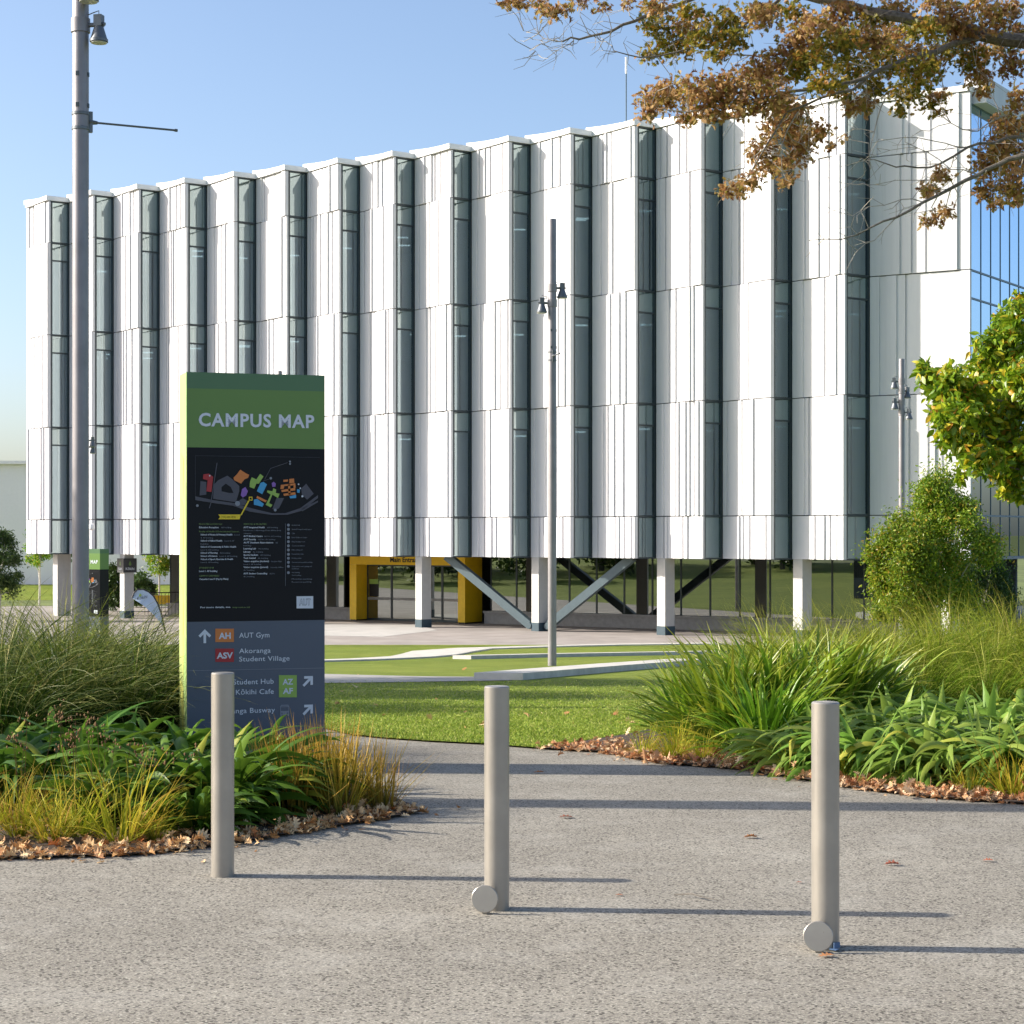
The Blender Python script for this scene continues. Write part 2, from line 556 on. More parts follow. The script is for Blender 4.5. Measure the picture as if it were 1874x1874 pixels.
M["darkleaf"] = leaf_material("dark_tree_leaf", [(0.0, (0.025, 0.06, 0.012)), (0.6, (0.05, 0.095, 0.018)), (1.0, (0.09, 0.14, 0.03))], None, 0.6, 0.45, 0.25, 0.4)
M["litter"] = leaf_material("dry_fallen_leaf", [(0.0, (0.26, 0.11, 0.035)), (0.3, (0.56, 0.30, 0.11)), (0.65, (0.76, 0.52, 0.26)), (0.90, (0.84, 0.66, 0.40)), (1.0, (0.56, 0.17, 0.03))], None, 0.6, 0.7, 0.12, 0.2)
M["redleaf"] = leaf_material("russet_fallen_leaf", [(0.0, (0.36, 0.12, 0.06)), (1.0, (0.42, 0.18, 0.09))], None, 0.6, 0.7, 0.1, 0.2)
M["blade"] = leaf_material("lawn_blade", [(0.0, (0.14, 0.22, 0.022)), (0.5, (0.27, 0.35, 0.042)), (0.9, (0.42, 0.46, 0.08)), (1.0, (0.56, 0.50, 0.20))], None, 0.6, 0.6, 0.3, 0.2)

# ------------------------------------------------------------------ ground, paths, lawn
import bmesh


def sheet(name, poly, off, material, step=3.0, label=None, kind="structure"):
    """a polygon (x, y) laid on the terrain, `off` metres above it"""
    bm = bmesh.new()
    vs = [bm.verts.new((p[0], p[1], 0)) for p in poly]
    bm.faces.new(vs)
    bm.normal_update()
    y0, y1 = min(p[1] for p in poly), max(p[1] for p in poly)
    y = math.floor(y0 / step) * step
    while y < y1:
        if y > y0 and y < 75:
            g = bm.verts[:] + bm.edges[:] + bm.faces[:]
            bmesh.ops.bisect_plane(bm, geom=g, plane_co=(0, y, 0), plane_no=(0, 1, 0))
        y += step
    for v in bm.verts:
        v.co.z = zg(v.co.y) + off
    bmesh.ops.recalc_face_normals(bm, faces=bm.faces[:])
    for f in bm.faces:
        if f.normal.z < 0:
            f.normal_flip()
    me = bpy.data.meshes.new(name)
    bm.to_mesh(me)
    bm.free()
    o = link(name, me, material)
    return tag(o, label, kind=kind)


sheet("ground", [(-2500, -300), (2500, -300), (2500, 4000), (-2500, 4000)], -0.006, M["ground"])
sheet("path", [(-18, -4), (18, -4), (18, 17.5), (6, 24), (-20, 30), (-20, 17)], 0.0, M["path"])
lawn_edge = [(-9, 26.5), (-5, 22.2), (-3.2, 19.9), (-1.74, 18.07), (-1.44, 17.25), (-1.12, 16.85), (-0.73, 16.5), (-0.26, 16.2), (0.24, 15.72), (0.71, 15.4)]
sheet("lawn", lawn_edge + [(3, 15.2), (26, 15.2), (26, 62.5), (-110, 62.5), (-110, 26.5)], 0.012, M["lawn"], 2.0)
sheet("plaza", [(-90, 62.3), (60, 62.3), (60, 104), (-90, 104)], 0.006, M["plaza"])
pp = [G(480, 1142), G(760, 1143), G(800, 1154), G(700, 1166), G(595, 1164), G(480, 1163)]
sheet("pavement", [(p.x, p.y) for p in pp][::-1], 0.012, M["pale_paving"])
wk = [G(520, 1252), G(595, 1252), G(760, 1250), G(936, 1247), G(930, 1241), G(760, 1239.5), G(640, 1236.5), G(520, 1233)]
sheet("footpath", [(p.x, p.y) for p in wk], 0.02, M["walk"])
sheet("verge", [(-60, 105), (-19, 105), (-19, 117.5), (-60, 117.5)], 0.02, M["lawn"])

left_bed = [(-5.6, 12.5), (-5.4, 10.9), (-4.5, 10.1), (-2.645, 10.02), (-1.96, 10.14), (-1.5, 10.52), (-1.05, 11.1), (-0.763, 11.43), (-0.56, 11.72), (-0.6, 11.95),
            (-0.757, 12.4), (-1.07, 13.2), (-1.24, 13.8), (-1.28, 14.7), (-2.4, 16.0), (-4, 18.2), (-5.2, 19.4), (-5.8, 17.0)]
right_bed = [(0.24, 15.7), (0.71, 15.38), (1.08, 14.5), (1.64, 14.1), (1.95, 13.5), (2.27, 12.9), (2.67, 12.42), (3.2, 12.1), (4.4, 11.85), (5.2, 12.0), (5.7, 12.8),
             (6.3, 16), (6.6, 22), (6, 24), (3.2, 22.5), (1.7, 19), (1.0, 17.2), (0.45, 16.1)]
sheet("planting_bed", left_bed, 0.016, M["soil"], 1.5)
sheet("planting_bed", right_bed, 0.016, M["soil"], 1.5)


def seat_wall(name, pts, width, height, material, label, cat, back=(0, 1)):
    """low wall: pts are the front foot line (world), body goes `width` to the back"""
    mb = MB()
    n = len(pts)
    front = [(p.x, p.y) for p in pts]
    bk = []
    for i, p in enumerate(pts):
        a, b = pts[max(0, i - 1)], pts[min(n - 1, i + 1)]
        d = Vector((b.x - a.x, b.y - a.y)).normalized()
        w = width[i] if isinstance(width, (list, tuple)) else width
        bk.append((p.x - d.y * w, p.y + d.x * w))
    poly = front + bk[::-1]
    zb = [zg(y) - 0.05 for _, y in poly]
    zt = [zg(y) + height for _, y in poly]
    mb.prism(poly, zb, zt)
    o = mb.build(name, material)
    return tag(o, label, cat)


seat_wall("seat_wall", [G(957, 1246), G(1060, 1236.5), G(1180, 1226), G(1300, 1216.5)], 0.85, 0.125, M["kerb"],
          "low pale concrete seat wall at the foot of the middle lamp post, square end on the lawn", "low wall")
seat_wall("lawn_edging", [G(862, 1207.5), G(1000, 1204), G(1150, 1201), G(1330, 1198)], 0.6, 0.10, M["kerb"],
          "thin straight concrete edging across the lawn, behind the middle lamp post", "low wall")
seat_wall("kerb", [G(470, 1214.5), G(595, 1212.5), G(700, 1209.5), G(790, 1205), G(835, 1201), G(868, 1194.5), G(900, 1189.5), G(1000, 1186), G(1130, 1182.5), G(1330, 1180)],
          [0.6, 0.7, 0.9, 1.1, 1.5, 1.8, 1.2, 0.7, 0.6, 0.6], 0.05, M["kerb"], "curving pale concrete kerb between lawn and paving, widening into a bend", "kerb")

# ------------------------------------------------------------------ main building
V0 = Vector((-21.5, 85.9))
WV, GV = Vector((1.4, -2.0)), Vector((0.82, 0.60))
BV = WV + GV
WD, GD = WV.normalized(), GV.normalized()
NB = 15
ZL = [0.82, 2.32, 6.32, 10.32, 14.32, 16.12]
FD = BV.normalized()                              # along the facade, towards the right
FN = Vector((0.534, 0.845)).normalized()          # into the building
C0 = Vector((1.03, 71.8))                         # a column of the front row


def wall_pt(k, s):
    return C0 + BV * k + FN * s


def wall_k(x, s):
    t = (x - CX) / F
    p = C0 + FN * s
    # p.x + k B.x = t (p.y + k B.y)
    return (t * p.y - p.x) / (BV.x - t * BV.y)


main = empty("campus_building", (V0.x, V0.y, zg(75)), 0, "white four storey building with zigzag ribbed facade and dark glass strips, raised on columns", "building")


def put(o, parent):
    """parent keeping world position (parents here are unrotated empties)"""
    o.parent = parent
    if parent.parent is None:
        o.location = Vector(o.location) - Vector(parent.location)
    return o


def bpart(mb, name, mats, parent=None):
    o = mb.build(name, mats)
    return put(o, parent or main)


prng = random.Random(11)


def panel_profile(L, shade_side=True):
    """front outline of a ribbed precast panel: list of (t, out) from 0 to L"""
    pts = [(0.0, 0.0)]
    t = 0.0
    lev = 0.0
    cuts = sorted(prng.uniform(0.16, L - 0.16) for _ in range(prng.choice([4, 5, 6, 7])))
    last = 0
    for c in cuts:
        if c - last < 0.10: continue
        kind = prng.random()
        if kind < 0.5:                              # groove
            w = prng.choice([0.06, 0.08, 0.12])
            pts += [(c, lev), (c + 0.004, lev - 0.055), (c + w, lev - 0.055), (c + w + 0.012, lev)]
            last = c + w
        elif kind < 0.8:                            # step
            new = -0.06 if lev == 0 else 0.0
            pts += [(c, lev), (c, new)]
            lev = new
            last = c
        else:                                       # slim rib
            w = prng.choice([0.06, 0.09])
            pts += [(c, lev), (c, lev + 0.06), (c + w, lev + 0.06), (c + w, lev)]
            last = c + w
    pts.append((L, lev))
    return pts


def facade_panel(o, d, L, z0, z1, n, thick=0.15):
    mb = MB()
    prof = panel_profile(L)
    front = [o + d * t + n * out for t, out in prof]
    poly = [(p.x, p.y) for p in front] + [tuple(o + d * L - n * thick), tuple(o - n * thick)]
    mb.prism(poly, z0 + 0.016, z1 - 0.016)
    return mb


WN = Vector((WD.y, -WD.x))                          # outward normal of the white faces
if WN.y > 0: WN = -WN
GN = Vector((GD.y, -GD.x))                          # outward normal of the glass strips
if GN.y > 0: GN = -GN

lights_rng = random.Random(5)
for b in range(NB):
    v = V0 + BV * b
    a = v + WV
    for i in range(5):
        bpart(facade_panel(v, WD, WV.length, ZL[i], ZL[i + 1], WN), "facade_panel", M["white"])
    # glass strip from the panel's end to the next valley
    g0 = a + GD * 0.155 - GN * 0.10
    Lg = GV.length - 0.155 - (0 if b < NB - 1 else -0.25)
    rot = math.atan2(GD.y, GD.x)
    ctr = lambda t: g0 + GD * t
    for i in range(5):
        z0, z1 = ZL[i], ZL[i + 1]
        tall = i in (1, 2, 3)
        zs = z1 - 0.74 if tall else z0 + 0.05
        mid = ctr(Lg / 2)
        mb = MB()
        mb.box((mid.x, mid.y, (zs + z1 - 0.05) / 2), (Lg - 0.08, 0.03, z1 - 0.05 - zs), rot)
        bpart(mb, "spandrel_panel", M["spandrel"])
        # frame: jambs and transoms
        fr = MB()
        zt = z1
        for t, w in ((0.02, 0.04), (Lg - 0.03, 0.06)):
            p = ctr(t) + GN * 0.03
            fr.box((p.x, p.y, (z0 + z1) / 2), (w, 0.10, z1 - z0 - 0.10), rot)
        p = mid + GN * 0.03
        fr.box((p.x, p.y, z1 - 0.0), (Lg, 0.11, 0.075), rot)
        if i == 0:
            fr.box((p.x, p.y, z0 + 0.02), (Lg, 0.11, 0.05), rot)
        if tall:
            fr.box((p.x, p.y, zs - 0.03), (Lg - 0.105, 0.08, 0.06), rot)
        win = bpart(fr, "window", M["frame"])
        if tall:
            pane = MB().box((mid.x, mid.y, (z0 + 0.04 + zs - 0.06) / 2), (Lg - 0.1, 0.03, zs - 0.06 - z0 - 0.04), rot).build("pane", M["glass"])
            pane.parent = win
            if lights_rng.random() < 0.3:  # pale sheets added behind random panes to vary the too dark glass
                hb_ = lights_rng.choice([0.4, 0.7, 1.1, 1.6])
                up_ = lights_rng.random() < 0.6
                zc_ = zs - 0.12 - hb_ / 2 if up_ else z0 + 0.1 + hb_ / 2
                q_ = mid - GN * 0.10
                bd = MB().box((q_.x, q_.y, zc_), ((Lg - 0.2) * lights_rng.choice([0.5, 1.0]), 0.01, hb_), rot).build("pale_sheet", M["pale_sheet"])
                bd.parent = win
            # ceiling lights seen through the pane
            for q in range(lights_rng.choice([0, 1, 1, 2])):
                back = lights_rng.uniform(0.7, 5.0)
                off = lights_rng.uniform(0.3, 0.62)
                c = ctr(off * Lg)
                c = c + c.normalized() * back
                lb = MB().box((c.x, c.y, z1 - 0.82), (0.46, 0.09, 0.05), lights_rng.choice([0.1, 0.1, 0.2]))
                bpart(lb, "ceiling_light", M["officelight"])

# end panel, right-hand corner
E0 = V0 + BV * (NB - 1) + WV + GD * (GV.length + 0.25)
E1 = Vector((14.92, 63.2))
ED = (E1 - E0).normalized()
EN = Vector((ED.y, -ED.x))
if EN.y > 0: EN = -EN
for i in range(5):
    bpart(facade_panel(E0, ED, (E1 - E0).length, ZL[i], ZL[i + 1], EN), "facade_panel", M["white"])

# parapet fascia, roof, dark backing behind joints
outline = []
for b in range(NB):
    v = V0 + BV * b
    outline += [v, v + WV]
outline.append(E0)
outline.append(E1)
depth_vec = FN * 24


def offset_line(pts, d):
    res = []
    n = len(pts)
    for i, p in enumerate(pts):
        ns = []
        for j in (i - 1, i):
            if 0 <= j < n - 1:
                e = (pts[j + 1] - pts[j]).normalized()
                nn = Vector((e.y, -e.x))
                if nn.dot(FN) > 0: nn = -nn
                ns.append(nn)
        if len(ns) == 2:
            m = ns[0] + ns[1]
            res.append(p + m * (d / max(0.3, 1 + ns[0].dot(ns[1]))))
        else:
            res.append(p + ns[0] * d)
    return res


def slab(pts, z0, z1):
    poly = [(p.x, p.y) for p in pts]
    poly += [tuple(pts[-1] + depth_vec), tuple(pts[0] + depth_vec)]
    return MB().prism(poly, z0, z1)


bpart(slab(offset_line(outline, 0.06), 16.135, 16.33), "parapet", M["fascia"])
bpart(slab(offset_line(outline, -0.17), 0.83, 0.90), "soffit", M["soffit"])
core = MB()
for z in (2.32, 6.32, 10.32, 14.32):
    ol_ = offset_line(outline, -0.165)
    ol_[-1] = ol_[-1] - FD * 0.45
    poly = [(p.x, p.y) for p in ol_] + [tuple(outline[-1] - FD * 0.45 + depth_vec), tuple(outline[0] + FD * 0.35 + depth_vec)]
    core.prism(poly, z - 0.35, z + 0.05)
for s0, s1 in ((8.0, 8.2),):
    a, c = V0 + FN * s0, E1 + FN * s0
    poly = [tuple(a), tuple(c), tuple(c + FN * 0.2), tuple(a + FN * 0.2)]
    core.prism(poly, 0.9, 16.1)
for b in range(NB):                                   # backs of the white panels
    v = V0 + BV * b - WN * 0.17 + WD * 0.02
    e = v + WD * (WV.length - 0.06)
    core.prism([tuple(v), tuple(e), tuple(e - WN * 0.08), tuple(v - WN * 0.08)], 0.9, 16.1)
v, e = E0 - EN * 0.17, E1 - EN * 0.17 - ED * 0.2
core.prism([tuple(v), tuple(e), tuple(e - EN * 0.08), tuple(v - EN * 0.08)], 0.9, 16.1)
bpart(core, "interior_structure", M["interior"])
# curved roof upstands sweeping up behind each valley
up = MB()
for b in range(NB):
    v = V0 + BV * b - WN * 0.05
    n = 8
    pts = []
    for q in range(n + 1):
        t = q / n
        p = v - WD * 0.45 * (1 - t) + WD * (WV.length * t - 0.04 * t)
        pts.append((p, 0.20 * (1 - t) ** 1.6 + 0.012))
    poly = [tuple(p) for p, _ in pts] + [tuple(p - WN * 0.5) for p, _ in pts[::-1]]
    zt = [16.33 + h for _, h in pts] + [16.33 + h for _, h in pts[::-1]]
    up.prism(poly, [16.331] * len(poly), zt)
bpart(up, "roof_upstand", M["fascia"])
# left flank wall
lw = MB()
a = V0 + FN * 0.2
lw.prism([tuple(a), tuple(a + FD * 0.3), tuple(a + FD * 0.3 + FN * 23), tuple(a + FN * 23)], 0.91, 16.13)
bpart(lw, "side_wall", M["white"])
# right flank: curtain wall of reflecting glass, sky blue put into its tint
SD = FN
cw = MB()
s0 = E1 + FN * 0.16 - FD * 0.06
L = 20.0
zc = [0.9, 2.3, 5.4, 6.32, 9.4, 10.32, 13.4, 14.32, 15.75]
rotS = math.atan2(SD.y, SD.x)
for i in range(len(zc) - 1):
    for j in range(int(L)):
        c = s0 + SD * (j + 0.5)
        pm = MB().box((c.x, c.y, (zc[i] + zc[i + 1]) / 2), (0.985, 0.06, zc[i + 1] - zc[i] - 0.03), rotS)
        if j < 10:
            bpart(pm, "curtain_pane", M["sideglass"] if i > 1 else M["shopglass"])
fr = MB()
for j in range(int(L) + 1):
    c = s0 + SD * j
    fr.box((c.x, c.y, 8.3), (0.022, 0.10, 14.85), rotS)
for z in zc:
    c = s0 + SD * L / 2
    fr.box((c.x, c.y, z), (L, 0.12, 0.06), rotS)
bpart(fr, "curtain_frame", M["curtainframe"])
# white upper storey set back above the curtain wall
us = MB()
a = E1 + FN * 0.3 - FD * 0.3
us.prism([tuple(a), tuple(a + FD * 0.75), tuple(a + FD * 0.75 + FN * 21), tuple(a + FN * 21)], 15.76, 16.6)
bpart(us, "upper_storey", M["white"])
# antenna on the roof
an = MB()
p = P(1146, 216, 70.6)
an.tube([(p.x, p.y, 16.3), (p.x, p.y, 18.45)], 0.022, 8)
an.tube([(p.x, p.y, 18.45), (p.x, p.y, 19.05)], 0.04, 8, 1)
bpart(an, "antenna", [M["teal"], M["fascia"]])
# lightning finial just behind the sign's neighbour roofline
# columns with dark teal shoes
CR = math.atan2(GD.y, GD.x)
ZP = zg(75)
for k in range(-4, 4):
    c = wall_pt(2 * k, 0.0)
    if k == -4: c = wall_pt(-7.87, 0.0)
    col = bpart(MB().box((c.x, c.y, (0.83 + ZP + 0.32) / 2), (0.44, 0.44, 0.83 - ZP - 0.32), CR), "column", M["column"])
    sh = MB().box((c.x, c.y, ZP + 0.16), (0.46, 0.46, 0.319), CR).build("column_shoe", M["shoe"])
    sh.parent = col
c = wall_pt(-9.45, 0.3)
col = bpart(MB().box((c.x, c.y, (0.83 + ZP) / 2), (0.62, 0.5, 0.83 - ZP), CR), "column", M["column"])
# V brace at the foot of one column
base = wall_pt(0, -0.02)
fr_ = Vector((FD.x, FD.y, 0))
for sgn, reach in ((-1, 4.05), (1, 3.85)):
    p0 = Vector((base.x, base.y, ZP + 0.24)) + fr_ * sgn * 0.42
    p1 = Vector((base.x, base.y, 0.80)) + fr_ * sgn * reach
    d = (p1 - p0).normalized()
    upv = d.cross(Vector((FN.x, FN.y, 0))).normalized() * 0.15
    dep = Vector((FN.x, FN.y, 0)) * 0.12
    p1 = p1 + d * 0.1
    mb = MB()
    vs = [p0 - upv - dep, p0 + upv - dep, p0 + upv + dep, p0 - upv + dep, p1 - upv - dep, p1 + upv - dep, p1 + upv + dep, p1 - upv + dep]
    mb.add(vs, [(0, 1, 2, 3), (7, 6, 5, 4), (0, 4, 5, 1), (1, 5, 6, 2), (2, 6, 7, 3), (3, 7, 4, 0)])
    br = bpart(mb, "diagonal_brace", M["teal"])
    q = Vector((base.x, base.y, ZP + 0.20)) + fr_ * sgn * 0.40 - Vector((FN.x, FN.y, 0)) * 0.15
    pin = MB().lathe([(0.12, 0), (0.13, 0.03), (0.13, 0.27), (0.12, 0.30)], q, (FN.x, FN.y, 0), 20).build("brace_pin", M["teal"])
    pin.parent = br
# ground floor glazing behind the columns
S_G = 4.0
k_l, k_r = wall_k(312, S_G), 5.6
pk0, pk1 = wall_k(640, 3.2), wall_k(851, 3.2)
k = k_l
rotF = math.atan2(FD.y, FD.x)
stepk = 1.22 / BV.length
gf = 0
while k < k_r:
    c = wall_pt(k + stepk / 2, S_G)
    if not (pk0 + 0.02 - stepk * 0.8 < k < pk1 + 0.12):
        f2 = MB()
        for sg in (-1, 1):
            e = c + FD * sg * 0.595
            f2.box((e.x, e.y, (ZP + 0.52 + 0.83) / 2), (0.028, 0.09, 0.83 - ZP - 0.52), rotF)
        w = bpart(f2, "lobby_window", M["frame"])
        pn = MB().box((c.x, c.y, (ZP + 0.52 + 0.83) / 2), (1.16, 0.03, 0.83 - ZP - 0.52), rotF).build("pane", M["shopglass"])
        pn.parent = w
    k += stepk
for ka, kb in ((k_l, pk0), (pk1 + 0.2, k_r)):
    a, c = wall_pt(ka, S_G), wall_pt(kb, S_G)
    m = (a + c) / 2
    pl = MB().box((m.x, m.y, ZP + 0.22), ((c - a).length, 0.4, 0.44), rotF)
    pl.box((m.x - FN.x * 0.04, m.y - FN.y * 0.04, ZP + 0.48), ((c - a).length, 0.52, 0.08), rotF)
    bpart(pl, "plinth", M["plinth"])
ib = MB()
a, c = wall_pt(k_l, S_G + 6), wall_pt(k_r, S_G + 6)
ib.prism([tuple(a), tuple(c), tuple(c + FN * 0.2), tuple(a + FN * 0.2)], ZP, 0.83)
a, c = wall_pt(k_l, S_G + 0.2), wall_pt(k_l, S_G + 6)
ib.prism([tuple(a), tuple(a + FD * 0.15), tuple(c + FD * 0.15), tuple(c)], ZP, 0.83)
bpart(ib, "lobby_wall", M["interior"])
# yellow entrance portal
portal = MB()
S0, S1 = 3.2, 4.45
zt_, zb_ = 0.829, ZP
lw_ = 0.34


def fbox(mb, ka, kb, sa, sb, z0, z1, m=0):
    p = [wall_pt(ka, sa), wall_pt(kb, sa), wall_pt(kb, sb), wall_pt(ka, sb)]
    return mb.prism([tuple(q) for q in p], z0, z1, m)


dk = lw_ / BV.length
fbox(portal, pk0, pk0 + dk, S0, S1, zb_ + 0.06, 0.43)
fbox(portal, pk1 - dk, pk1, S0, S1, zb_ + 0.06, 0.43)
fbox(portal, pk0, pk1, S0, S1, 0.435, zt_)
po = bpart(portal, "entrance_portal", M["yellow"])
base_ = MB()
fbox(base_, pk0 + 0.01, pk0 + dk - 0.01, S0 + 0.03, S1, zb_, zb_ + 0.06)
fbox(base_, pk1 - dk + 0.01, pk1 - 0.01, S0 + 0.03, S1, zb_, zb_ + 0.06)
bo = base_.build("portal_base", M["black"])
bo.parent = po
# doors
kd0, kd1 = pk0 + dk, pk1 - dk
nd = 4
for j in range(nd):
    ka, kb = kd0 + (kd1 - kd0) * j / nd, kd0 + (kd1 - kd0) * (j + 1) / nd
    e = 0.045 / BV.length
    f3 = MB()
    fbox(f3, ka + 0.002, ka + e, 3.93, 4.0, zb_ + 0.01, 0.43)
    fbox(f3, kb - e, kb - 0.002, 3.93, 4.0, zb_ + 0.01, 0.43)
    fbox(f3, ka + e, kb - e, 3.93, 4.0, zb_ + 0.01, zb_ + 0.10)
    fbox(f3, ka + e, kb - e, 3.93, 4.0, 0.36, 0.43)
    d_ = bpart(f3, "glass_door", M["frame"])
    pn = MB()
    fbox(pn, ka + e, kb - e, 3.955, 3.98, zb_ + 0.10, 0.36)
    pn = pn.build("pane", M["shopglass"])
    pn.parent = d_
    st = MB()
    fbox(st, ka + e, kb - e, 3.945, 3.953, ZP + 0.86, ZP + 0.97)
    st = st.build("safety_strip", M["plinth"])
    st.parent = d_
    if j == 0:
        no = MB()
        fbox(no, ka + e * 3, ka + e * 3 + 0.17, 3.93, 3.944, ZP + 1.52, ZP + 1.72, 0)
        fbox(no, ka + e * 3, ka + e * 3 + 0.17, 3.93, 3.944, ZP + 1.0, ZP + 1.516, 1)
        no = no.build("door_notice", [M["s_lime"], M["black"]])
        no.parent = d_
# small white camera dome under the facade beside the left pole
pcam = P(168, 964, 79.5)
dm = MB().lathe([(0.02, 0.14), (0.10, 0.10), (0.13, 0.0), (0.12, -0.08), (0.06, -0.14), (0.01, -0.155)], pcam, n=16)
dm.box((pcam.x - 0.05, pcam.y + 0.25, pcam.z + 0.12), (0.06, 0.55, 0.05))
bpart(dm, "security_camera", M["fascia"])

# far white building
fb = empty("far_building", (-45, 118, zg(118)), 0, "plain white low building at the far left edge behind the planting", "building")
w = MB().prism([(-70, 118), (-13, 118), (-13, 140), (-70, 140)], zg(118) - 0.2, 5.95).build("wall", M["farwhite"])
put(w, fb)
r = MB().prism([(-70.3, 117.6), (-12.8, 117.6), (-12.8, 140), (-70.3, 140)], 5.951, 6.15).build("roof", M["roof"])
put(r, fb)
d_ = MB().prism([(-35.6, 117.9), (-34.4, 117.9), (-34.4, 117.99), (-35.6, 117.99)], zg(118), 1.9).build("door", M["darksign"])
put(d_, fb)

# ------------------------------------------------------------------ lettering
def text_polys(s, bold=0.0, spacing=1.0, res=3):
    cu = bpy.data.curves.new("lettering", 'FONT')
    cu.body = s
    cu.size = 1.0
    cu.offset = bold
    cu.resolution_u = res
    cu.space_character = spacing
    ob = bpy.data.objects.new("lettering", cu)
    COL.objects.link(ob)
    dg = bpy.context.evaluated_depsgraph_get()
    me = bpy.data.meshes.new_from_object(ob.evaluated_get(dg))
    v = [(p.co.x, p.co.y) for p in me.vertices]
    f = [list(p.vertices) for p in me.polygons]
    bpy.data.objects.remove(ob)
    bpy.data.meshes.remove(me)
    bpy.data.curves.remove(cu)
    return v, f


CAP = None


def cap_height():
    global CAP
    if CAP is None:
        v, f = text_polys("H")
        CAP = max(p[1] for p in v)
    return CAP


def add_text(mb, s, u0, u1, vb, ch, place, m=0, bold=0.0, spacing=1.0, align='fit', res=3):
    """letters with baseline vb, capital height ch, filling u0..u1 ('fit') or starting at u0 / ending at u1; place(u, v) -> 3D"""
    v, f = text_polys(s, bold, spacing, res)
    if not v: return
    x0, x1 = min(p[0] for p in v), max(p[0] for p in v)
    sy = ch / cap_height()
    if align == 'fit':
        sx, ox = (u1 - u0) / (x1 - x0), u0
    elif align == 'left':
        sx, ox = sy * 0.95, u0
    else:
        sx = sy * 0.95
        ox = u1 - (x1 - x0) * sx
    mb.add([place(ox + (p[0] - x0) * sx, vb + p[1] * sy) for p in v], f, m)


# ------------------------------------------------------------------ campus map sign
A = math.atan2(0.32, 0.963)
SL = Vector((-2.346, 14.0))
SU = Vector((math.cos(A), math.sin(A)))
SW, ST, SH = 1.015, 0.33, 2.853
sc = SL + SU * SW / 2 + Vector((-SU.y, SU.x)) * ST / 2       # centre of the footprint


def sx_(x, y):
    """photo pixel -> (u along the face from its centre, height) on the sign's front"""
    t = (x - CX) / F
    u = (t * SL.y - SL.x) / (SU.x - t * SU.y)
    d = SL.y + u * SU.y
    return u - SW / 2, HC - (y - HY) / F * d


FY = -ST / 2


def on(off):
    return lambda u, v: (u, FY - off, v)


sign = empty("campus_map_sign", (sc.x, sc.y, 0), A, "tall green and black campus map pillar standing in the left planting beside the path", "map sign")


def flat(name, polys, off, mats, parent, th=0.0012):
    """flat shapes in face coordinates laid `off` metres proud of the sign's front; polys: [(material index, [(u, v)...])]"""
    mb = MB()
    for m, poly in polys:
        n = len(poly)
        mb.add([(u, FY - off, v) for u, v in poly], [list(range(n))], m)
    return mb.build(name, mats, parent)


def px(*pts):
    return [sx_(x, y) for x, y in pts]


z_map0, z_map1, z_dk = 1.049, 2.309, 2.735
W2 = SW / 2
body = MB().box((0, 0.004, SH / 2 - 0.1), (SW - 0.012, ST - 0.02, SH + 0.2 - 0.012)).build("body", M["frame"], sign)
hd = MB().box((0, 0, (z_map1 + z_dk) / 2), (SW, ST, z_dk - z_map1)).build("header_panel", M["s_green"], sign)
tp = MB().box((0, 0, (z_dk + SH) / 2), (SW, ST, SH - z_dk)).build("top_band", M["s_dkgreen"], sign)
mp = MB().box((0, -0.004, (z_map0 + z_map1) / 2), (SW, ST - 0.004, z_map1 - z_map0)).build("map_panel", M["s_black"], sign)
dp = MB().box((0, -0.002, z_map0 / 2 - 0.05), (SW - 0.001, ST - 0.003, z_map0 + 0.1)).build("direction_panel", M["s_blue"], sign)
FYm = 0
# side cladding with slanted yellow and green facets
sd_ = MB()
xs = -W2 - 0.004
def sidep(mb, pts, m, o=0.0):
    mb.add([(xs - o, y, z) for y, z in pts], [list(range(len(pts)))], m)
y0_, y1_ = -ST / 2, ST / 2
sd_.box((-W2 - 0.002, 0, (z_map1 - 0.02) / 2 - 0.05), (0.004, ST, z_map1 - 0.02 + 0.1), 0, 0)
sd_.box((-W2 - 0.002, 0, (z_map1 - 0.02 + SH) / 2), (0.004, ST, SH - z_map1 + 0.02), 0, 1)
for zt, zb, sl, m in ((2.28, 1.95, 0.20, 2), (2.10, 1.55, 0.45, 1), (1.95, 1.25, 0.5, 2), (1.62, 0.95, 0.42, 1), (1.32, 0.60, 0.5, 2), (0.98, 0.25, 0.5, 1), (0.62, 0.1, 0.4, 2)):
    w = 0.20 if m == 1 else 0.16
    ys = y0_ + (0.02 if m == 1 else 0.12)
    sidep(sd_, [(ys + w, zt), (ys, zt - 0.05), (ys, zb), (ys + w * 0.35, zb + sl * 0.35)][::-1], m, 0.0015 * m)
sp = sd_.build("side_cladding", [M["s_sidelight"], M["s_sidegreen"], M["s_sideyel"]], sign)

# header words
mb = MB()
(u0, vb), (u1, _) = sx_(363.5, 780), sx_(575, 782)
ch = (sx_(400, 757)[1] - sx_(400, 779.7)[1])
add_text(mb, "CAMPUS MAP", u0, u1, sx_(470, 781)[1], ch, on(0.003), 0, 0.028, 1.12)
mb.build("lettering", M["s_white"], hd)

# map drawing
polys = []
mi = {"grey": 0, "orange": 1, "red": 2, "lime": 3, "sky": 4, "purple": 5, "yel": 6, "white": 7, "black": 8, "teal": 9}
MM = [M["s_grey"], M["s_orange"], M["s_red"], M["s_lime"], M["s_sky"], M["s_purple"], M["s_yel"], M["s_white"], M["s_black"], M["s_textg"]]
Z = lambda pts: [sx_(320 + x / 6.462, 670 + y / 6.462) for x, y in pts]       # from the enlarged view of the panel


